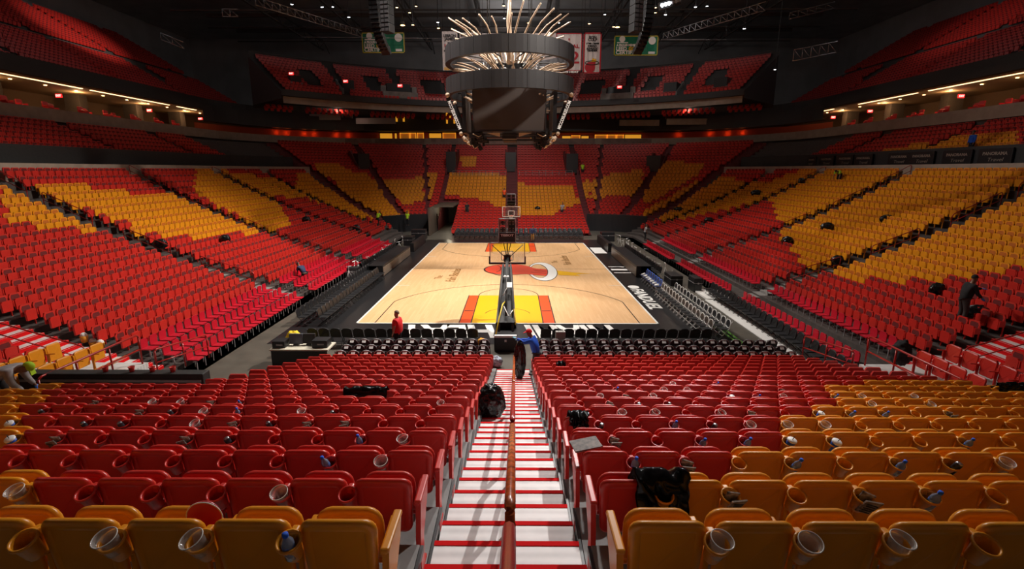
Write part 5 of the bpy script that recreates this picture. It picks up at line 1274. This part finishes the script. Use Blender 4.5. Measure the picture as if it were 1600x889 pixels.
trash = {0: [('cup', 195), ('cup', 335), ('bottle', 465), ('cup', 1110), ('cup', 1245), ('cup', 1380)],
 1: [('cup', 450), ('cup', 45), ('paper', 1135), ('paper', 1335), ('bottle', 1428)], 2: [('bottle', 515), ('cup', 600), ('bottle', 985), ('paper', 1066), ('bottle', 1224), ('bottle', 1378), ('can', 1457), ('cup', 1530)],
 3: [('soda', 22), ('paper', 95), ('paper', 300), ('can', 367), ('bottle', 565), ('cup', 632), ('paper', 953), ('bottle', 1086), ('bottle', 1150), ('soda', 1218), ('soda', 1282), ('bottle', 1541)],
 4: [('soda', 8), ('can', 133), ('can', 190), ('cup', 310), ('paper', 368), ('can', 425), ('paper', 482), ('paper', 540), ('can', 930), ('bottle', 1045), ('can', 1100), ('cup', 1155), ('cup', 1214), ('cup', 1268)],
 5: [('can', 57), ('paper', 213), ('can', 262), ('cup', 310), ('bottle', 361), ('cup', 455), ('can', 515), ('cup', 960), ('cup', 1010), ('cup', 1108), ('paper', 1160), ('soda', 1257), ('bottle', 1306), ('bottle', 1405), ('paper', 1500)],
 6: [('paper', 138), ('cup', 227), ('cup', 272), ('paper', 320), ('bottle', 362), ('cup', 680), ('paper', 940), ('can', 987), ('can', 1031), ('cup', 1340), ('cup', 1470)],
 7: [('cup', 925), ('paper', 968), ('cup', 1010), ('soda', 1127), ('bottle', 1167), ('cup', 1205), ('bottle', 1290), ('cup', 1365), ('cup', 1441)],
 8: [('bottle', 951), ('cup', 1022), ('cup', 1088), ('paper', 1237)], 9: [('cup', 1060), ('bottle', 1130)]}
taken = set(); PRU = set()
for i, L_ in trash.items():
    for kind, px in L_:
        side = -1 if px < 800 else 1
        c = [(abs(proj(*cup_spots[q])[0]-px), q) for q in cup_spots if q[0] == i and q[1] == side and q[2] > 0 and q not in taken]
        if not c: continue
        _, q = min(c); taken.add(q); p = cup_spots[q]
        lab = '%s by the %s seat from the stairs, %s row on the %s' % (WORD[kind], nth(q[2]+1), ROWN[i], 'left' if side < 0 else 'right')
        if kind not in PR: PR[kind] = MK[kind](); o = PR[kind]; o['label'] = lab
        else: o = dup(PR[kind], label=lab)
        o.location = (p[0], p[1]+.012, p[2]-.11 if kind != 'cup' else p[2]-.075); o.rotation_euler = (rng.uniform(.25, .42), rng.uniform(-.12, .12)+(.12 if side > 0 else -.12), rng.uniform(-.3, .3)); o['group'] = 'rubbish left in the seat cup holders'
# programme on a seat, red disc in the near left seat
t = thing('programme', 'folded programme lying over the end of a red seat right of the stairs', 'programme', (near_x(2, 918), NY[2]+.12, NTOP[2]-.02), .2)
bm = BM(); box(bm, (0, 0, 0), (.28, .2, .012), ry=-.1); obj('cover', bm, mat('dark_print', (.16, .12, .10), .6, noise=.9, nscale=20), t); bm = BM(); box(bm, (.0, .0, -.012), (.27, .19, .008), ry=-.1); obj('pages', bm, M_BEIGE, t)
t = thing('hand_fan', 'round red fan tucked into a yellow seat in the nearest row', 'fan', (near_x(0, 300), NY[0]+.10, NTOP[0]-.05), .1)
bm = BM(); bmesh.ops.create_cone(bm, cap_ends=True, segments=28, radius1=.10, radius2=.10, depth=.006, matrix=TR((0, 0, -.04)) @ RX(PI/2-.1)); obj('fan_face', bm, M_CRIM, t)
bm = BM(); tube(bm, [(0.102*cos(2*PI*k/28), .010*sin(2*PI*k/28)*-1, -.04+.102*sin(2*PI*k/28)) for k in range(29)], .004, 5, cap=False); obj('fan_edge', bm, M_WHITE, t)
# odds and ends near the foot of the stairs
blob('carrier_bag', (-.35, 18.6, 0.0), (.5, .35, .45), mat('white_blue_bag', (.55, .62, .75), .4, noise=.9, nscale=6), 'white and blue carrier bag at the foot of the stairs', 'bag', 4)
blob('towel', (-1.0, 20.35, .02), (.55, .3, .55), mat('orange_cloth', (.85, .35, .01), .7), 'orange towel heaped just left of the basket stand', 'towel', 6, 3)
t = thing('equipment_case', 'pale grey case standing behind the black chairs right of the basket stand', 'case', (2.35, 20.5, 0)); bm = BM(); box(bm, (0, 0, .45), (.42, .22, .8), bev=.02); obj('case_body', bm, mat('pale_grey_case', (.40, .38, .36), .6), t); bm = BM(); tube(bm, [(-.1, 0, .85), (-.1, 0, .93), (.1, 0, .93), (.1, 0, .85)], .012, 5); obj('handle', bm, M_BLK, t)
# ------------------------------------------------------------------ handrails
def rail(name, pts, lab, r=.03, m=None, posts=(0, 1), drop=.9, mid=True, group='red handrails of the stands'):
    t = thing('handrail', lab, 'handrail', pts[0], 0, group); o0 = V(pts[0]); P = [V(p)-o0 for p in pts]; a, b = P[0], P[-1]; d = (b-a).normalized(); m = m or M_RAIL
    n = 6; bm = BM(); Z = V((0, 0, 1))
    tube(bm, [a-Z*drop*.5, a-Z*.12-d*.02, a-Z*.03+d*.03, a+d*.1]+[b-d*.1, b-Z*.03-d*.03, b-Z*.12+d*.02, b-Z*drop*.5], r, 8); obj('top_rail', bm, m, t)
    if mid: bm = BM(); tube(bm, [a-Z*drop*.5, b-Z*drop*.5], r*.8, 6); obj('mid_rail', bm, m, t)
    for u in posts:
        bm = BM(); q = a+(b-a)*(u if 0 < u < 1 else (.0 if u == 0 else 1.0)); tube(bm, [q-Z*(drop+.02), q-Z*.05], r*.9, 6); obj('post', bm, m, t)
    return t
M_WORN = mat('worn_orange_rail', (.55, .10, .02), .25, noise=.7, nscale=12)
for (ya, yb, lab, m) in ((-.9, 2.42, 'nearest red centre handrail on the stairs, cut by the lower frame edge', M_RAIL), (2.72, 5.55, 'second red centre handrail on the stairs with a worn orange top', M_WORN), (5.95, 10.0, 'third red centre handrail on the stairs', M_RAIL), (10.4, 16.9, 'farthest red centre handrail reaching the foot of the stairs', M_WORN)):
    def tz(y):
        i = (y-2.38)/.93; i0 = max(-3, min(16, int(math.floor(i)))); zz = lambda k: NZ[k] if k >= 0 else NZ[0]-.365*k
        return zz(i0)+(zz(min(16, i0+1))-zz(i0))*(i-i0 if i0 < 16 else 0)
    rail('handrail', [(AX+.0, ya, tz(ya)+.92), (AX+.0, yb, tz(yb)+.92)], lab, .036, m, (0, .5, 1), .93)
for s in (-1, 1):
    ex = FR-FL if s > 0 else 0
    for n, ya in enumerate(SIDE_A):
        for q, (k0, k1) in enumerate(((3.5, 7), (9, 12), (14, 17), (18, 20.5)) if n else ((3, 6.5), (8, 12))):
            X = lambda k: s*(CX+2.2+.86*k+ex+.4); Zf = lambda k: zk(k)+.9
            rail('handrail', [(X(k0), ya+(-.5 if n == 0 else .0), Zf(k0)), (X(k1), ya+(-.5 if n == 0 else .0), Zf(k1))], '%s handrail up the %s stairs of the %s stand' % (('lowest', 'second', 'third', 'highest')[q], ('nearest', 'second', 'third', 'fourth')[n], 'left' if s < 0 else 'right'), .026)
# light stairs of the side stands: red risers and pale treads on the wide nearest one, plain half steps on the others
for s, nm in ((-1, 'left'), (1, 'right')):
    ex = FR-FL if s > 0 else 0
    for n, ya in enumerate(SIDE_A):
        bm = BM(); wd = 1.75 if n == 0 else 1.0; hi = 17 if n == 0 else 8
        for k in range(2, hi):
            x0 = CX+rk(k)+ex; z1 = zk(k); z0 = zk(k-1); zm = (z0+z1)/2
            for (xa, xb, zt, zb) in ((x0-.40, x0, zm, z0), (x0, x0+.45, z1, z1-.02)):
                box(bm, (s*(xa+xb)/2, ya, (zt+zb)/2+.006), (xb-xa, wd, zt-zb))
                if n == 0: box(bm, (s*(xa-.006), ya, zt-(zt-z0)*.5 if zt == zm else (z1+zm)/2), (.012, wd, (z1-z0)/2), mi=1); box(bm, (s*(xa+.045), ya, zt+.012), (.09, wd, .008), mi=1)
        struct('trim_side_stair_'+nm, bm, [M_RIB if n == 0 else M_CONC, M_NOSE])
# near corners: platforms, guard rails and turned seats
for s, nm in ((-1, 'left'), (1, 'right')):
    bm = BM(); box(bm, (s*12.9, 13.0, .85), (3.6, 3.4, 1.7)); struct('trim_corner_platform_'+nm, bm, M_RIB)
    pr = protos[(1 if s < 0 else 0, -1)]; n = 0
    for r, x in enumerate((12.0, 13.3)):
        for k in range(5):
            if s > 0 and r == 0 and k > 3: continue
            o = dup(pr, (s*x, 11.8+.55*k, 1.7+.0*r), s*PI/2, '%s stadium seat on the %s corner platform, %s row, %s from the front' % ('yellow' if s < 0 else 'red', nm, ('court-side', 'rear')[r], nth(k+1)), 'seats on the corner platforms')
            for c in o.children:
                if c.name.startswith('seat_pan'): c.rotation_euler = (R(-62), 0, 0); c.location = (0, -.06, .22)
    rail('handrail', [(s*11.2, 11.3, 2.65), (s*11.2, 14.6, 2.65)], 'level red guard rail along the %s corner platform' % nm, .03, None, (0, .33, .66, 1), .95)
    rail('handrail', [(s*11.3, 15.3, 1.9), (s*11.3, 18.0, 1.5)], 'lower red guard rail beyond the %s corner platform' % nm, .03, None, (0, .5, 1), .9)
# dark ledge left of the block and red buckets
bm = BM(); box(bm, (-9.6, 11.65, 1.35), (4.6, .3, 2.65), bev=.02); box(bm, (-9.6, 11.48, 2.5), (4.5, .03, .06), mi=1); struct('trim_ledge', bm, [M_DARK, M_GRY])
for k, px in enumerate((165, 206, 238, 270)):
    p = at(px, 578, Y=11.65); t = thing('cup_bucket', 'small red cup on the dark ledge at the left, %s from the left' % nth(k+1), 'cup', (p.x, 11.65, 2.675)); bm = BM(); lathe(bm, [(0, 0), (.05, 0), (.07, .13), (.062, .13), (.045, .01), (0, .01)], n=14); obj('cup_wall', bm, M_RED, t); bm = BM(); tube(bm, [(.072*cos(2*PI*q/16), .072*sin(2*PI*q/16), .13) for q in range(17)], .006, 4, cap=False); obj('cup_rim', bm, M_RED, t)
for k in range(4):
    y = 12.7+.93*k; z = NZ[min(16, 11+k)]; bm = BM(); prism(bm, [(-7.15, y-.3, z-.3), (-7.15, y+.6, z-.3), (-7.15, y+.6, z+.15), (-7.15, y-.3, z+.75)], (-.05, 0, 0)); prism(bm, [(-7.2, y-.3, z+.1), (-8.0, y-.3, z-.35), (-8.0, y-.3, z-.75), (-7.2, y-.3, z-.5)], (0, .04, 0))
    tag(obj('side_guard', bm, M_GRY), 'grey metal side guard at the left edge of the red block, %s from the front' % nth(k+1), 'guard panel', 'grey side guards')
for k in range(3):
    bm = BM(); box(bm, (11.35, 13.4+1.1*k, 1.3-.25*k), (.06, .9, .7)); box(bm, (11.35, 13.4+1.1*k, 1.68-.25*k), (.09, .95, .05)); tag(obj('side_guard', bm, M_GRY), 'grey panel between near block and right stand, %s from the front' % nth(k+1), 'guard panel', 'grey side guards')

p = at(1408, 552, Y=14.2); blob('jacket', (p.x, p.y, p.z-.35), (.5, .5, .75), M_CLOTHB, 'dark jacket hanging over the guard rail at the foot of the right stand', 'jacket', 31, 4, .2)
for k, (px, py) in enumerate(((133, 528), (147, 536), (163, 560))):
    p = hit_rake(px, py+8, .0); t = thing('popcorn_bucket', 'white and orange bucket standing by the left guard rail, %s from the left' % nth(k+1), 'bucket', (p.x, p.y, rake(p.x, p.y)))
    bm = BM(); lathe(bm, [(0, 0), (.10, 0), (.14, .26), (.12, .26), (.09, .02), (0, .02)], n=14); obj('bucket_body', bm, mat('orange_bucket', (.75, .3, .02), .6), t); bm = BM(); bmesh.ops.create_icosphere(bm, subdivisions=2, radius=.12, matrix=TR((0, 0, .27))); obj('popcorn', bm, M_WHITE, t)
